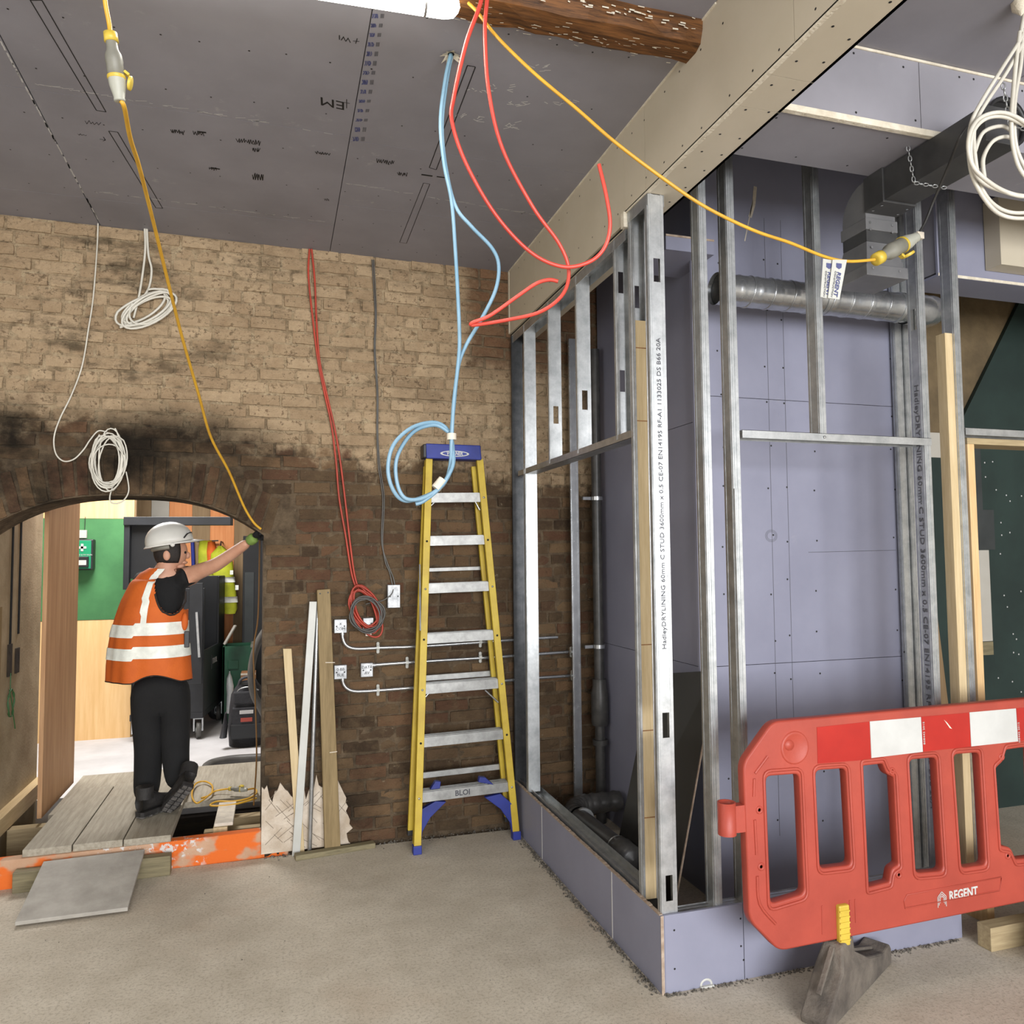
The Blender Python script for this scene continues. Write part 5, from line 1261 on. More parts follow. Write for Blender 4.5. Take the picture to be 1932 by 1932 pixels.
for k, (x0, y0, x1, y1, lab) in enumerate(((-1.55, 5.5, -1.1, 5.58, 'floor joist under left plank'), (-.35, 5.3, -.02, 5.38, 'short timber joist across the floor void right of planks'), (-.4, 5.08, -.02, 5.14, 'old timber joist just behind orange threshold'))):
    o = MB().box((x0, y0, -.19), (x1, y1, .09)).build('floor_joist', 'pine_x', bev=.004); tag(o, lab, 'timber')
o = MB().box((-.34, 4.96, -.19), (-.26, 5.06, .145)).build('timber_block', 'pine', bev=.004); tag(o, 'upright splintered timber block behind orange threshold', 'timber')
o = MB().box((-.335, 4.98, .146), (-.23, 5.4, .165)).build('taped_offcut', 'tape', bev=.003); tag(o, 'pale taped timber offcut lying beside right plank', 'timber')
# coupler and lead on the boards
yk = thing('yellow_extension_lead', P(420, 1490, z=.15), 'yellow lead and coupler lying on boards right of worker', 'cable')
zq = .17
def fl(px, py, z=.165): return P(px, py, z=z)
coupler(fl(432, 1488, .19), fl(466, 1490, .19), yk, flap=(0, 0, 1))
MB().tube(spline([fl(432, 1488, .18), fl(405, 1493), fl(385, 1508), fl(370, 1515), fl(362, 1500), fl(368, 1480), fl(385, 1474), fl(400, 1482), fl(398, 1498), fl(380, 1506)], 8), .006, 8).build('lead', 'yellow_cable', yk)
MB().tube(spline([fl(466, 1490, .18), fl(480, 1488), fl(484, 1496), fl(470, 1506), fl(440, 1512), fl(410, 1512), fl(398, 1520), fl(440, 1518), fl(484, 1506)], 8), .006, 8).build('lead', 'yellow_cable', yk)
hs = [P(a, b, z=.06) for a, b in ((540, 1428), (490, 1430), (440, 1433), (402, 1440), (388, 1450), (398, 1460), (440, 1470), (500, 1482))]
o = MB().tube(spline(hs, 8), .036, 12).build('vacuum_hose', 'grey_cable'); tag(o, 'thick grey hose curled on pale floor by the brick pier', 'hose')
# ramp board and sleeper
o = MB().box((P(25, 1660, y=4.72).x, 4.70, 0), (P(322, 1640, y=4.72).x, 4.765, .105)).build('timber_sleeper', 'treated_x', bev=.004); tag(o, 'short timber length on floor under upper edge of ramp board', 'timber')
tl, tr = P(82, 1632, y=4.74), P(273, 1611, y=4.76); bl, brr = P(28, 1747, z=.012), P(241, 1719, z=.012)
tl.z = tr.z = .118
mat('ramp_board', (172, 167, 158), (150, 145, 136), 7, .85, bmp=.2)
o = MB().prism([tl, tr, brr, bl], (0, 0, .018)).build('ramp_board', 'ramp_board', bev=.002); tag(o, 'grey cement board laid as ramp up to orange threshold', 'board')

# ---- first aid box
mat('first_aid_green', (28, 140, 96), (24, 128, 88), 4, .4)
fa = thing('first_aid_box', P(160, 1075, y=YH), 'green first aid box with white cross on green board', 'first aid box')
a, b = P(136, 1018, y=YH), P(180, 1075, y=YH); yb_ = YH-.12
MB().box((a.x, yb_, b.z), (b.x, YH-.006, a.z)).build('case', 'black_plastic', fa, bev=.01)
MB().box((a.x+.012, yb_-.006, b.z+.012), (b.x-.016, yb_, a.z-.012)).build('front', 'first_aid_green', fa, bev=.004)
c = P(155, 1033, y=yb_-.007); mb = MB(); mb.box((c.x-.036, c.y-.003, c.z-.011), (c.x+.036, c.y, c.z+.011)); mb.box((c.x-.011, c.y-.003, c.z-.036), (c.x+.011, c.y, c.z+.036)); mb.build('cross', 'white_plastic', fa)
c = P(155, 1047, y=yb_-.007); text('lettering', 'FIRST AID & EYE WASH', (c.x, c.y, c.z), XA, (0, 0, 1), .02, 'white_plastic', fa, align='CENTER', fit=.17)
a2, b2 = P(145, 1050, y=yb_), P(168, 1070, y=yb_); pk = MB().box((a2.x, yb_-.05, b2.z), (b2.x, yb_-.006, a2.z)).build('plaster_dispenser', 'black_plastic', fa, bev=.006)
a2, b2 = P(149, 1057, y=yb_), P(165, 1066, y=yb_); MB().box((a2.x, yb_-.053, b2.z), (b2.x, yb_-.05, a2.z)).build('label', 'white_plastic', pk)
MB().tube([P(158, 1018, y=YH-.02), P(160, 995, y=YH-.02), P(161, 975, y=YH-.015)], .003, 6).build('wire', 'black_cable', fa)
o = panel(137, 160, 1000, 1015, 'wall_paint', None, YH-.05, 'paper_notice', .03); tag(o, 'small pale notice box fixed above first aid box', 'notice')

# ---- black site tool vault with open lid
mat('vault_black', (40, 42, 46), (30, 32, 35), 5, .45); mat('vault_inner', (22, 24, 27), (16, 17, 19), 5, .5)
F0, F1, B1 = P(246, 1402, z=0), P(382, 1395, z=0), P(425, 1352, z=0)
B1 = F1+(B1-F1)*.9; B0 = F0+(B1-F1)
sv = thing('tool_vault', (F0+B1)/2, 'black wheeled site tool vault with open lid behind worker', 'tool box')
def VQ(u, v, z): p_ = F0+(F1-F0)*u+(B0-F0)*v; return V((p_.x, p_.y, z))
def vbox(u0, u1, v0, v1, z0, z1, name, m, bev=.004):
    return MB().hexa([VQ(u0, v0, z0), VQ(u1, v0, z0), VQ(u1, v1, z0), VQ(u0, v1, z0), VQ(u0, v0, z1), VQ(u1, v0, z1), VQ(u1, v1, z1), VQ(u0, v1, z1)]).build(name, m, sv, bev=bev)
zz1 = P(380, 1228, y=F1.y).z; zz2 = P(380, 1090, y=F1.y).z; zz3 = P(240, 976, y=F0.y).z
vbox(-.02, 1.0, 0, 1, .2, .26, 'base_skid', 'vault_black'); vbox(0, 1, 0, .03, .26, zz2-.1, 'front_panel', 'vault_black'); vbox(0, 1, .97, 1, .26, zz2, 'rear_panel', 'vault_inner'); vbox(0, .03, 0, 1, .26, zz2, 'side_panel', 'vault_inner')
vbox(.97, 1, .03, .97, .26, zz1, 'side_panel', 'vault_black'); vbox(.03, .97, .03, .97, .26, .3, 'bottom', 'vault_inner')
vbox(.97, 1, .7, .97, zz1, zz2, 'side_panel', 'vault_inner')
vbox(-.1, -.02, -.1, -.04, zz2-.1, zz3, 'lid_edge', 'vault_black'); vbox(-.1, .42, -.04, .0, zz2, zz3-.02, 'lid_inner', 'vault_inner'); vbox(-.1, 1.4, -.12, .0, zz3-.08, zz3-.0, 'lid_rim', 'vault_black')
MB().box(P(358, 1100, y=F1.y-.1)-V((0, .02, 0)), P(381, 1290, y=F1.y-.1)).build('door_leaf', 'vault_black', sv, bev=.004)
MB().beam(P(371, 1155, y=F1.y-.14), P(376, 1240, y=F1.y-.14), .03, .02).build('gas_strut', 'galv', sv)
c = P(401, 1258, y=(F1.y+B1.y)/2-.3)
mb = MB(); q = VQ(1.002, .35, .62); mb.box(q, q+V((.004, .28, .14))); mb.build('label_plate', 'dark_grey', sv)
tp_ = q+V((.008, .03, .07)); text('lettering', 'TOOL', tp_, (B0-F0), (0, 0, 1), .08, 'chalk', sv)
for u, v in ((.06, .06), (.92, .06), (.94, .92), (.06, .94)):
    c = VQ(u, v, .085); wh = MB().lathe([(-.022, .05), (-.02, .08), (.02, .08), (.022, .05)], c, (1, .15, 0), 18).build('castor_wheel', 'grey_cable', sv)
    MB().lathe([(-.026, .028), (.026, .028)], c, (1, .15, 0), 12).build('hub', 'galv', wh)
    mb = MB(); mb.box(c+V((-.045, -.03, -.01)), c+V((-.032, .03, .12))); mb.box(c+V((.032, -.03, -.01)), c+V((.045, .03, .12))); mb.box(c+V((-.045, -.04, .105)), c+V((.045, .04, .118))); mb.build('castor_fork', 'galv', sv)

# ---- jackets, bag, crate, odds and ends
mat('hivis_yellow', (196, 202, 48), (160, 168, 36), 6, .7); mat('hivis_orange', (226, 110, 40), (206, 92, 30), 6, .7); mat('reflective_tape', (236, 238, 228), (214, 216, 206), 20, .4)
jk = thing('hi_vis_jacket', P(430, 1160, y=9.2), 'yellow high visibility jacket with reflective bands hanging on far wall', 'jacket')
def drape(levels, Y, dep, seg=20, fold=.06, seed=1):
    rk = random.Random(seed); ph = rk.uniform(0, 6); vs = []; fs = []
    for (py, l, r) in levels:
        a, b = P(l, py, y=Y), P(r, py, y=Y); cx = (a.x+b.x)/2; w = (b.x-a.x)/2
        for k in range(seg):
            th = 2*PI*k/seg; f = 1+fold*math.sin(5*th+ph+py*.03); vs.append((cx+w*math.cos(th), Y+dep*math.sin(th)*f, a.z))
    n = len(levels)
    for i in range(n-1):
        for k in range(seg): l_ = (k+1) % seg; fs.append((i*seg+k, i*seg+l_, (i+1)*seg+l_, (i+1)*seg+k))
    fs.append(list(range(seg))); fs.append([(n-1)*seg+k for k in range(seg)][::-1])
    return MB().add(vs, fs, True)
jl = [(1030, 412, 420), (1045, 398, 436), (1065, 396, 440), (1090, 404, 441), (1120, 410, 446), (1148, 418, 448), (1158, 424, 444)]
drape(jl, 9.13, .07).build('garment', 'hivis_yellow', jk)
for q in ([(1089, 400, 443), (1099, 402, 444)], [(1126, 408, 448), (1137, 412, 449)]): drape(q, 9.13, .074).build('reflective_band', 'reflective_tape', jk)
for q in ((434, 1076, 440, 1084), (444, 1104, 450, 1113)):
    a, b = P(q[0], q[1], y=9.055), P(q[2], q[3], y=9.055); MB().box((a.x, 9.05, b.z), (b.x, 9.055, a.z)).build('reflective_patch', 'reflective_tape', jk)
hk = P(416, 1032, y=9.13); MB().tube([V((hk.x, 9.45, hk.z+.06)), V((hk.x, 9.2, hk.z+.06)), V((hk.x, 9.13, hk.z-.01))], .008, 8).build('hook', 'black_plastic', jk)
j2 = thing('hi_vis_jacket', P(402, 1080, y=9.3), 'orange and yellow high visibility vest hanging behind yellow jacket', 'jacket')
drape([(1020, 376, 400), (1040, 374, 404), (1080, 374, 410), (1110, 376, 412)], 9.33, .05, seed=4).build('garment', 'hivis_yellow', j2); drape([(1022, 392, 406), (1040, 390, 410), (1075, 392, 414)], 9.27, .05, seed=5).build('lining', 'hivis_orange', j2)
MB().beam(P(372, 1022, y=9.38), P(412, 1020, y=9.38), .02, .015).build('hook_rail', 'black_plastic', j2)
a, b = P(460, 1012, y=9.3), P(494, 1225, y=9.3)
cbx = thing('dark_cabinet', V(((a.x+b.x)/2, 9.2, 0)), 'tall dark cabinet standing against far wall right of jackets', 'cabinet')
MB().box((a.x, 9.12, 0), (b.x+.2, 9.44, a.z)).build('carcass', 'vault_inner', cbx, bev=.004); q0, q1 = P(462, 1080, y=9.11), P(478, 1220, y=9.11); MB().box((q0.x, 9.11, q1.z), (q1.x, 9.12, q0.z)).build('door', 'dark_grey', cbx, bev=.002)
mat('crate_green', (24, 84, 56), (18, 68, 46), 5, .5)
cr = thing('storage_crate', P(455, 1350, z=0), 'dark green storage crate stacked behind backpack', 'crate')
YCr = 8.75; a, b = P(420, 1220, y=YCr), P(478, 1350, y=YCr)
mb = MB(); mb.box((a.x, YCr, 0), (b.x, YCr+.025, a.z)); mb.build('front', 'crate_green', cr, bev=.004); MB().box((b.x-.025, YCr, 0), (b.x, YCr+.34, a.z)).build('side', 'crate_green', cr, bev=.004); MB().box((a.x, YCr, 0), (a.x+.025, YCr+.34, a.z)).build('side', 'crate_green', cr, bev=.004); MB().box((a.x, YCr+.315, 0), (b.x, YCr+.34, a.z)).build('back', 'crate_green', cr)
MB().box((b.x-.035, YCr-.01, a.z-.02), (b.x+.005, YCr+.35, a.z+.01)).build('rim', 'grey_plastic', cr); q0, q1 = P(430, 1246, y=YCr), P(450, 1262, y=YCr); MB().box((q0.x, YCr-.012, q1.z), (q1.x, YCr, q0.z)).build('handle', 'crate_green', cr, bev=.004)
o = MB().box(P(456, 1262, y=8.6)-V((0, .0, 0)), P(480, 1300, y=8.6)+V((0, .25, 0)))
bxz = thing('cardboard_box', P(468, 1340, z=0), 'small brown cardboard box on pile behind backpack', 'box')
mat('cardboard', (168, 120, 80), (150, 104, 68), 5, .8)
p_, q_ = P(455, 1268, y=8.62), P(482, 1345, y=8.62); MB().box((p_.x, 8.52, 0), (q_.x, 8.72, p_.z)).build('carton', 'cardboard', bxz, bev=.003); MB().box((p_.x, 8.515, p_.z-.02), (q_.x, 8.52, p_.z-.0)).build('flap', 'tape', bxz)
mat('bag_white', (206, 208, 206), (176, 180, 182), 12, .5)
o = drape([(1268, 432, 434), (1280, 428, 438), (1295, 427, 441), (1310, 428, 440), (1345, 427, 440)], 8.45, .05, seed=9); 
for i in range(len(o.v)): o.v[i].z = max(o.v[i].z, 0)
o = o.build('plastic_bag', 'bag_white'); tag(o, 'crumpled white plastic bag beside backpack', 'bag')
o = MB().box(P(422, 1212, y=8.9), P(444, 1170, y=8.9)+V((0, .02, 0)))
ob = MB().beam(P(424, 1215, y=8.62), P(444, 1180, y=8.62), .02, .11, up=(0, -1, .2)).build('printed_box', 'wall_paint'); tag(ob, 'open white flap of a carton above green crate', 'box')
ob = MB().tube([P(363, 1020, y=9.42), P(365, 1070, y=9.42)], .02, 10).build('spirit_level', 'ladder_blue', None); tag(ob, 'blue level hanging on far wall behind helmet', 'tool')
# backpack
mat('pack_black', (30, 30, 34), (44, 44, 48), 14, .7, bmp=.4, bscale=60); mat('pack_grey', (70, 70, 74), (58, 58, 62), 14, .7)
YP = 7.75
bp = thing('backpack', P(462, 1393, z=0), 'black tool backpack standing on pale floor beside brick pier', 'backpack')
lv = [(1408, 432, 497), (1370, 430, 498), (1340, 432, 498), (1310, 436, 496), (1296, 444, 492), (1288, 452, 486)]
bm_ = drape(lv, YP, .15, 24, .0, 2)
for i in range(len(bm_.v)): bm_.v[i].z = max(bm_.v[i].z, .0) if i >= 24 else 0
bm_.build('body', 'pack_black', bp)
def pbox(x0, y0, x1, y1, dy, th, m, name, bev=.01):
    a, b = P(x0, y0, y=YP-dy), P(x1, y1, y=YP-dy); return MB().box((a.x, YP-dy, max(b.z, .002)), (b.x, YP-dy+th, a.z)).build(name, m, bp, bev=bev)
pbox(440, 1306, 480, 1328, .18, .06, 'pack_black', 'top_pocket', .015); pbox(438, 1336, 492, 1366, .18, .06, 'pack_black', 'front_pocket', .012); pbox(434, 1368, 497, 1392, .19, .09, 'vault_inner', 'moulded_base', .012); pbox(452, 1341, 478, 1346, .186, .008, 'chalk', 'name_strip', .001)
b_ = pbox(454, 1355, 476, 1361, .186, .008, 'barrier_red', 'badge', .001)
MB().tube(spline([P(450, 1296, y=YP-.05), P(455, 1282, y=YP-.08), P(470, 1277, y=YP-.08), P(482, 1284, y=YP-.08), P(485, 1294, y=YP-.05)], 5), .014, 8).build('handle', 'pack_grey', bp)
MB().tube(spline([P(446, 1320, y=YP-.13), P(450, 1302, y=YP-.15), P(470, 1296, y=YP-.16), P(488, 1302, y=YP-.15)], 5), .006, 6).build('zip', 'galv', bp)
c = P(421, 1390, z=0); o = drape([(1345, 424, 428), (1370, 419, 430), (1392, 414, 428)], 7.6, .05, seed=3)
for i in range(len(o.v)): o.v[i].z = max(o.v[i].z, .0)
o.build('side_strap', 'pack_black', bp)
hs = [P(a, b, y=7.2) for a, b in ((500, 1190), (488, 1210), (478, 1240), (474, 1275), (479, 1310), (492, 1335), (515, 1380), (540, 1420), (560, 1436))]
o = thing('vacuum_hose', hs[0]-V((0, 0, .9)), 'grey ribbed hose bowing out from behind brick pier', 'hose')
MB().tube(spline(hs, 6), .032, 12).build('hose', 'grey_cable', o)
# machinery wheel and oddments under the vault's far side
o = thing('sack_truck', P(408, 1350, z=0), 'pale metal wheel of trolley standing behind the tool vault', 'trolley')
c = P(411, 1342, y=9.05); c.z = .14; MB().lathe([(-.03, .08), (-.03, .14), (.03, .14), (.03, .08)], c, (.8, -.5, 0), 20).build('tyre', 'black_plastic', o); MB().lathe([(-.034, .0), (-.034, .08), (.034, .08), (.034, 0)], c, (.8, -.5, 0), 16).build('hub', 'galv', o); MB().beam(c+V((0, 0, .1)), c+V((-.1, .1, .45)), .03, .03).build('frame', 'galv', o)
mat('brown_lead', (120, 84, 36), rough=.5)
# lead hanging on the back of the pier
q = [V((-.10, 5.22, 2.0)), V((-.10, 5.21, 1.7)), V((-.105, 5.20, 1.35)), V((-.13, 5.21, 1.15)), V((-.12, 5.2, .9)), V((-.105, 5.2, .5)), V((-.12, 5.22, .18))]
o = MB().tube(spline(q, 6), .005, 7).build('brown_lead', 'brown_lead'); tag(o, 'brown lead hanging down edge of brick pier behind arch', 'cable')

# ================================================================== WORKER
mat('skin', (196, 148, 122), (184, 134, 108), 12, .55); mat('vest_orange', (204, 98, 28), (188, 86, 22), 5, .75, bmp=.15, bscale=120); mat('black_cloth', (11, 11, 12), (16, 16, 17), 10, .9, bmp=.2, bscale=90)
mat('helmet_white', (216, 214, 206), (204, 202, 194), 5, .42); mat('hair_dark', (26, 20, 17), (38, 30, 24), 40, .7, bmp=.4, bscale=150); mat('glove_green', (122, 148, 70), (106, 132, 60), 20, .8); mat('boot_black', (28, 26, 26), (42, 40, 38), 14, .7, bmp=.3); mat('sole_grey', (112, 108, 104), (60, 58, 56), 30, .8); mat('vest_trim', (40, 30, 24), rough=.8)
E1, E2 = _r0.copy(), V((_r0.y*-1, _r0.x, 0)); E2 = V((-E1.y, E1.x, 0))
pw = thing('person', P(285, 1540, z=.185), 'worker in white helmet and orange vest reaching up to the brick arch', 'person')
def skin_mesh(name, verts, edges, m, parent, sub=2, root=0):
    me = bpy.data.meshes.new(name); me.from_pydata([tuple(v[0]) for v in verts], edges, []); me.update()
    o = bpy.data.objects.new(name, me); COL.objects.link(o); place(o, parent)
    md = o.modifiers.new('skin', 'SKIN'); md.use_smooth_shade = True
    for i, v in enumerate(verts):
        r = v[1]; o.data.skin_vertices[0].data[i].radius = r if isinstance(r, tuple) else (r, r); o.data.skin_vertices[0].data[i].use_root = (i == root)
    s = o.modifiers.new('sub', 'SUBSURF'); s.levels = sub; s.render_levels = sub
    me.materials.append(MATS[m]); return o
PY = 5.34
def J(px, py, dy=0): return P(px, py, y=PY+dy)
# body: pelvis, spine, neck, head, arms, legs in one skin
shR, shL = J(338, 1092, -.02), J(272, 1096, .06)
elR, wrR = P(408, 1066, y=5.12), P(470, 1022, y=4.96)
body = [(J(303, 1285), .08), (J(300, 1215), .085), (J(302, 1140), .115), (J(306, 1095), .10), (J(316, 1070), .056), (J(320, 1050, -.0), .075), (J(321, 1026), .088), (J(321, 1010), .07),
        (shR, .062), (elR, .045), (wrR, .030), (shL, .06), (J(262, 1170, .2), .045), (J(300, 1190, .34), .035),
        (J(286, 1330), .085), (J(280, 1420), .06), (P(272, 1500, y=5.36), .045), (J(326, 1330), .085), (J(330, 1410, -.02), .06), (P(336, 1478, y=5.26), .045)]
skin_mesh('body', body, [(0, 1), (1, 2), (2, 3), (3, 4), (4, 5), (5, 6), (6, 7), (3, 8), (8, 9), (9, 10), (3, 11), (11, 12), (12, 13), (0, 14), (14, 15), (15, 16), (0, 17), (17, 18), (18, 19)], 'skin', pw)
# t-shirt
ts = [(J(303, 1285), .15), (J(300, 1215), .12), (J(302, 1140), .13), (J(307, 1098), .112), (J(313, 1080), .07), (shR, .076), (shR.lerp(elR, .26), .068), (shR.lerp(elR, .34), .066), (shL, .074), (shL.lerp(J(262, 1170, .2), .5), .064)]
skin_mesh('t_shirt', ts, [(0, 1), (1, 2), (2, 3), (3, 4), (3, 5), (5, 6), (6, 7), (3, 8), (8, 9)], 'black_cloth', pw)
# trousers
tr_ = [(J(303, 1262), .17), (J(303, 1296), .17), (J(280, 1335), .115), (J(281, 1410), .092), (P(278, 1470, y=5.38), .086), (P(274, 1515, y=5.37), .078), (J(328, 1335), .112), (J(331, 1405, -.02), .09), (P(332, 1450, y=5.30), .084), (P(340, 1490, y=5.27), .078)]
skin_mesh('trousers', tr_, [(0, 1), (1, 2), (2, 3), (3, 4), (4, 5), (1, 6), (6, 7), (7, 8), (8, 9)], 'black_cloth', pw)
# boots
def boot(heel, toe, up, name='boot'):
    heel, toe, up = V(heel), V(toe), V(up).normalized(); d = (toe-heel); L = d.length; d.normalize(); s = d.cross(up).normalized(); up = s.cross(d)
    prof = [(-.02, .036, .10), (.02, .040, .115), (.08, .040, .105), (.14, .042, .075), (.20, .046, .06), (.25, .042, .05), (.285, .026, .035)]
    vs = []; fs = []
    for t, w, h in prof:
        p_ = heel+d*(t*L/.28)
        for k in range(10):
            th = 2*PI*k/10; vs.append(p_+s*(w*math.cos(th))+up*(.028+h*.5+(h*.5)*math.sin(th)))
    for i in range(len(prof)-1):
        for k in range(10): l_ = (k+1) % 10; fs.append((i*10+k, i*10+l_, (i+1)*10+l_, (i+1)*10+k))
    fs += [list(range(10)), [(len(prof)-1)*10+k for k in range(10)][::-1]]
    b_ = MB().add(vs, fs, True).build(name, 'boot_black', pw)
    MB().tube([heel+d*.02+up*.10, heel+d*.02+up*.17], .05, 12).build('ankle_collar', 'boot_black', b_)
    so = [heel+d*(t*L/.28)+s*w for t, w in ((-.025, -.02), (-.015, -.036), (.08, -.035), (.2, -.047), (.26, -.038), (.295, -.012), (.295, .012), (.26, .038), (.2, .047), (.08, .035), (-.015, .036), (-.025, .02))]
    MB().prism(so, up*.028).build('sole', 'boot_black', b_, bev=.003)
    tr2 = MB()
    for i in range(7):
        t = -.005+i*.044; w = .03 if i in (0, 6) else .036
        for sg in (-1, 1):
            p_ = heel+d*(t*L/.28)+s*(sg*w*.5); tr2.beam(p_-s*(w*.4)-up*.004, p_+s*(w*.4)-up*.004, .024, .008, up=up)
    stuff(tr2.build('tread_lugs', 'sole_grey', b_))
boot(P(267, 1540, z=.197), P(267, 1540, z=.197)+V((.18, .20, 0)), (0, 0, 1))
tR = P(312, 1536, z=.20); hR = P(352, 1487, y=tR.y-.12)
boot(hR, tR+V((0, .02, .01)), V((.1, .75, .65)))
# vest: lofted shell with arm opening
VL = [(1072, 286, 338), (1082, 266, 349), (1100, 248, 351), (1130, 233, 352), (1160, 222, 352), (1190, 213, 353), (1220, 208, 356), (1250, 205, 359), (1284, 204, 362)]
def vest_at(py):
    for (a, l0, r0_), (b, l1, r1_) in zip(VL, VL[1:]):
        if a <= py <= b: t = (py-a)/(b-a); return l0+(l1-l0)*t, r0_+(r1_-r0_)*t
    return VL[-1][1:]
def VS(th, py, off=0):
    l, r = vest_at(min(max(py, 1072), 1284)); p_, q_ = J(l, py), J(r, py); c_ = (p_+q_)/2; a_ = (q_-p_).length/2
    t = (py-1072)/212; dp = (.10+.06*min(1, t*3))*(1 if t > .1 else .75)
    fold = 1+(.035*math.sin(7*th+2.0)*t + .02*math.sin(13*th+py*.02)*t)*(1 if math.cos(th) < .25 else .25)
    c_.z = J(300, py).z
    return c_+E1*((a_+off)*math.cos(th)*fold)+E2*((dp+off)*math.sin(th)*fold)
NS, NR = 160, 110
vs = []; fs = []
for i in range(NR+1):
    for k in range(NS):
        th = 2*PI*k/NS; f = i/NR; hem = 1281-(0 if math.cos(th) < -.12 else 14*max(0, math.sin(PI*min(1, (math.cos(th)+.12)/1.0)))) if math.sin(th) < .3 else 1278
        vs.append(VS(th, 1072+(hem-1072)*f, .012))
def inhole(p_):
    d = p_-V((0, 0, CH)); x = 966+FPX*d.dot(_r)/d.dot(_fw); y = 966-FPX*d.dot(_u)/d.dot(_fw); return x, y
for i in range(NR):
    for k in range(NS):
        l_ = (k+1) % NS; q = (i*NS+k, i*NS+l_, (i+1)*NS+l_, (i+1)*NS+k); th = 2*PI*(k+.5)/NS
        x, y = inhole((vs[q[0]]+vs[q[2]])/2)
        if math.sin(th) < .35 and math.cos(th) > -.35 and ((x-323)/31)**2+((y-1106)/52)**2 < 1 and x > 288: continue
        if math.cos(th) > .2 and math.sin(th) >= -.2 and y < 1150: continue
        if math.cos(th) < -.75 and math.sin(th) > 0 and y < 1150: continue
        fs.append(q)
vm = MB().add(vs, fs, True).build('vest', 'vest_orange', pw); sl_ = vm.modifiers.new('solid', 'SOLIDIFY'); sl_.thickness = .006; sl_.offset = 0
for (p0_, p1_) in ((1171, 1194), (1214, 1236)):
    vs2 = []; fs2 = []
    for i in range(4):
        for k in range(NS):
            th = 2*PI*k/NS; sl2 = 4*math.cos(th)-2 if math.cos(th) < 0 else 2*math.cos(th)-2
            vs2.append(VS(th, p0_+(p1_-p0_)*i/3-sl2*.0+ (4 if math.cos(th) < -.1 else 0), .0185))
    for i in range(3):
        for k in range(NS): l_ = (k+1) % NS; fs2.append((i*NS+k, i*NS+l_, (i+1)*NS+l_, (i+1)*NS+k))
    MB().add(vs2, fs2, True).build('reflective_band', 'reflective_tape', vm)
def th_for(px, py):
    return min((abs(inhole(VS(-t*PI/60, py, .012))[0]-px), -t*PI/60) for t in range(2, 59))[1]
vs2 = []; fs2 = []; cl_ = [(1073, 305), (1085, 294), (1100, 284), (1120, 277), (1145, 273), (1172, 271)]
for i in range(len(cl_)*4-3):
    j, f = divmod(i, 4); f /= 4
    py, px = (cl_[j][0]+(cl_[min(j+1, len(cl_)-1)][0]-cl_[j][0])*f, cl_[j][1]+(cl_[min(j+1, len(cl_)-1)][1]-cl_[j][1])*f)
    for dx_ in (-6.5, 6.5): vs2.append(VS(th_for(px+dx_, py), py, .0185))
for i in range(len(vs2)//2-1): fs2.append((2*i, 2*i+1, 2*i+3, 2*i+2))
MB().add(vs2, fs2, True).build('reflective_strap', 'reflective_tape', vm)
tr3 = [V(p_) for p_ in []]
pts = []
for k in range(21):
    t = PI*.06+PI*.86*k/20; x, y = 323+31*math.cos(t), 1106+52*math.sin(t); th = th_for(x, y); pts.append(VS(th, y, .016))
MB().tube(pts, .006, 6).build('arm_binding', 'vest_trim', vm)
pts = [VS(-PI*k/40, 1281-(0 if math.cos(-PI*k/40) < -.12 else 14*max(0, math.sin(PI*min(1, (math.cos(-PI*k/40)+.12)/1.0)))), .014) for k in range(41)]
MB().tube(pts, .004, 6).build('hem_binding', 'vest_trim', vm)
c = VS(-.25, 1172, .03); MB().ell(c, (.02, .02, .055)).build('pocket', 'vest_orange', vm); c = VS(-.2, 1205, .03); MB().box(c-V((.015, .01, .05)), c+V((.015, .01, .05))).build('phone', 'black_plastic', vm, bev=.004)
# head details: facing right and slightly away
fd = (E1*.93+E2*.36).normalized(); sdv = V((-fd.y, fd.x, 0)); HC = J(320, 1036); Z_ = V((0, 0, 1))
def HB(): return Matrix((( fd.x, sdv.x, 0, HC.x), (fd.y, sdv.y, 0, HC.y), (0, 0, 1, HC.z), (0, 0, 0, 1)))
hm = HB()
def ellM(c_, r_, seg=18, rings=12): return MB().ell(c_, r_, seg, rings, M=hm)
ellM((.012, 0, -.02), (.094, .074, .105), 22, 16).build('face', 'skin', pw)
ellM((.105, 0, -.04), (.018, .014, .022)).build('nose', 'skin', pw); ellM((.085, 0, -.085), (.022, .025, .012)).build('mouth', 'skin', pw); ellM((.065, 0, -.112), (.03, .03, .022)).build('chin', 'skin', pw)
for s in (-1, 1):
    ellM((.092, s*.032, -.022), (.008, .014, .009)).build('eye', 'black_cloth', pw)
    mb = MB(); mb.ell((-.012, s*.078, -.04), (.022, .010, .032), 12, 8, M=hm); mb.build('ear', 'skin', pw)
# hair at nape and temples
vs = []; fs = []; 
for i in range(9):
    ph = PI*(.30+.42*i/8)
    for k in range(25):
        th = PI*.30+2*PI*.70*k/24; r = 1.06
        vs.append(hm @ V((.008+.097*r*math.sin(ph)*math.cos(th), .079*r*math.sin(ph)*math.sin(th), -.015+.108*r*math.cos(ph))))
for i in range(8):
    for k in range(24): fs.append((i*25+k, (i+1)*25+k, (i+1)*25+k+1, i*25+k+1))
h_ = MB().add(vs, fs, True).build('hair', 'hair_dark', pw); h_.modifiers.new('solid', 'SOLIDIFY').thickness = .012
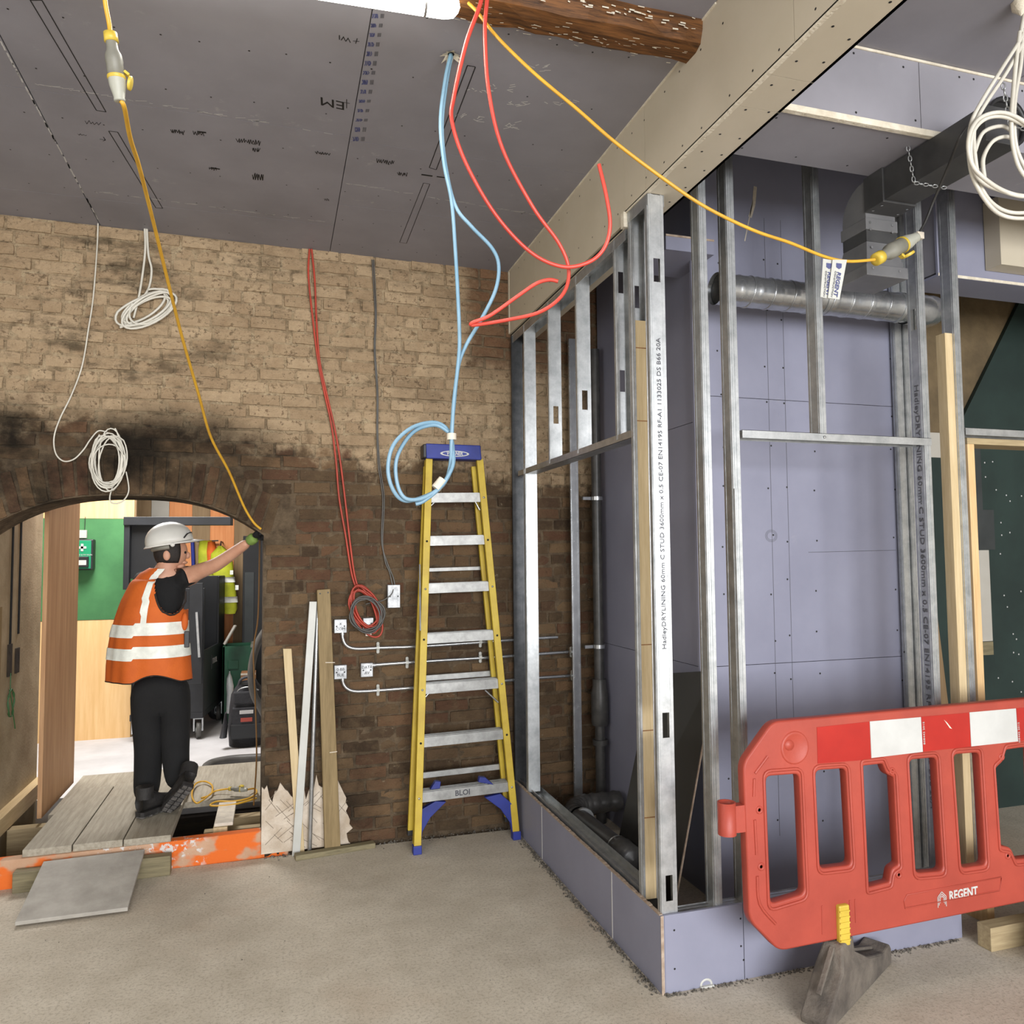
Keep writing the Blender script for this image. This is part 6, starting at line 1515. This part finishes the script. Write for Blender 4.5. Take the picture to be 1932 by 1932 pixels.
# helmet
HT = Matrix.Translation(hm @ V((.0, 0, .035))) @ Matrix(((fd.x, sdv.x, 0, 0), (fd.y, sdv.y, 0, 0), (0, 0, 1, 0), (0, 0, 0, 1))) @ Matrix.Rotation(-.16, 4, 'Y')
vs = []; fs = []; sg = 36; rg = 11
for i in range(rg+1):
    ph = PI/2*i/rg
    for k in range(sg):
        th = 2*PI*k/sg; x, y, z = .142*math.sin(ph)*math.cos(th), .112*math.sin(ph)*math.sin(th), .132*math.cos(ph)**.85 if ph < PI/2-.01 else 0
        rid = .005*math.exp(-(y/.016)**2)+.003*math.exp(-((abs(y)-.045)/.010)**2)
        vs.append(HT @ V((x, y, z+rid*(math.cos(ph) > .12))))
for i in range(rg):
    for k in range(sg): l_ = (k+1) % sg; fs.append((i*sg+k, (i+1)*sg+k, (i+1)*sg+l_, i*sg+l_))
he = MB().add(vs, fs, True).build('helmet', 'helmet_white', pw); he.modifiers.new('solid', 'SOLIDIFY').thickness = .004
vs = []; n = 36
for k in range(n):
    th = 2*PI*k/n; ex = .012+(.05*max(0, math.cos(th))**1.5); vs += [HT @ V((.138*math.cos(th), .108*math.sin(th), .006)), HT @ V(((.142+ex)*math.cos(th), (.112+ex*.45)*math.sin(th), -.008))]
fs = [(2*k, 2*k+1, (2*k+3) % (2*n), (2*k+2) % (2*n)) for k in range(n)]
b_ = MB().add(vs, fs, True).build('brim', 'helmet_white', he); b_.modifiers.new('solid', 'SOLIDIFY').thickness = .004
MB().tube([HT @ V((.10*math.cos(t), .098*math.sin(t), -.022)) for t in [PI*.5+PI*k/14 for k in range(15)]], .015, 8).build('head_band', 'grey_plastic', he)
for s in (-1, 1): MB().lathe([(0, .014), (.006, .012), (.007, 0)], HT @ V((.02, s*.112, -.012)), sdv*s, 12).build('side_knob', 'helmet_white', he)
MB().tube(spline([HT @ V((.09, -.095, .02)), HT @ V((.115, -.075, .045)), HT @ V((.13, -.03, .05)), HT @ V((.135, .02, .05))], 5), .005, 6).build('goggle_clip', 'black_plastic', he)
# gloved right hand closed on the lead at the corner of the arch
hd = P(490, 1006, y=4.90); fw_ = (hd-wrR).normalized()
gl = skin_mesh('glove_cuff', [(wrR-fw_*.01, .036), (wrR+fw_*.03, .036), (wrR+fw_*.06, .038)], [(0, 1), (1, 2)], 'glove_green', pw)
pal = wrR+fw_*.095; side = fw_.cross(V((0, 0, 1))).normalized(); upv = side.cross(fw_)
gv = [(wrR+fw_*.055, (.036, .022)), (pal, (.042, .022))]; ge = [(0, 1)]
skin_mesh('palm', gv+[(pal+fw_*.03, (.038, .02))], [(0, 1), (1, 2)], 'black_cloth', pw)
for i in range(4):
    b0 = pal+fw_*.03+upv*(.027-.018*i); L_ = (.026, .03, .028, .022)[i]
    skin_mesh('finger', [(b0-fw_*.015, .0095), (b0+fw_*L_*.7+side*.01, .0095), (b0+fw_*L_*.9+side*.032, .009), (b0+fw_*.004+side*.045, .0085)], [(0, 1), (1, 2), (2, 3)], 'black_cloth', pw)
tb_ = pal-fw_*.02-upv*.035
skin_mesh('thumb', [(tb_+upv*.015, .012), (tb_+fw_*.03-upv*.012, .0105), (tb_+fw_*.055-upv*.004+side*.012, .009)], [(0, 1), (1, 2)], 'black_cloth', pw)
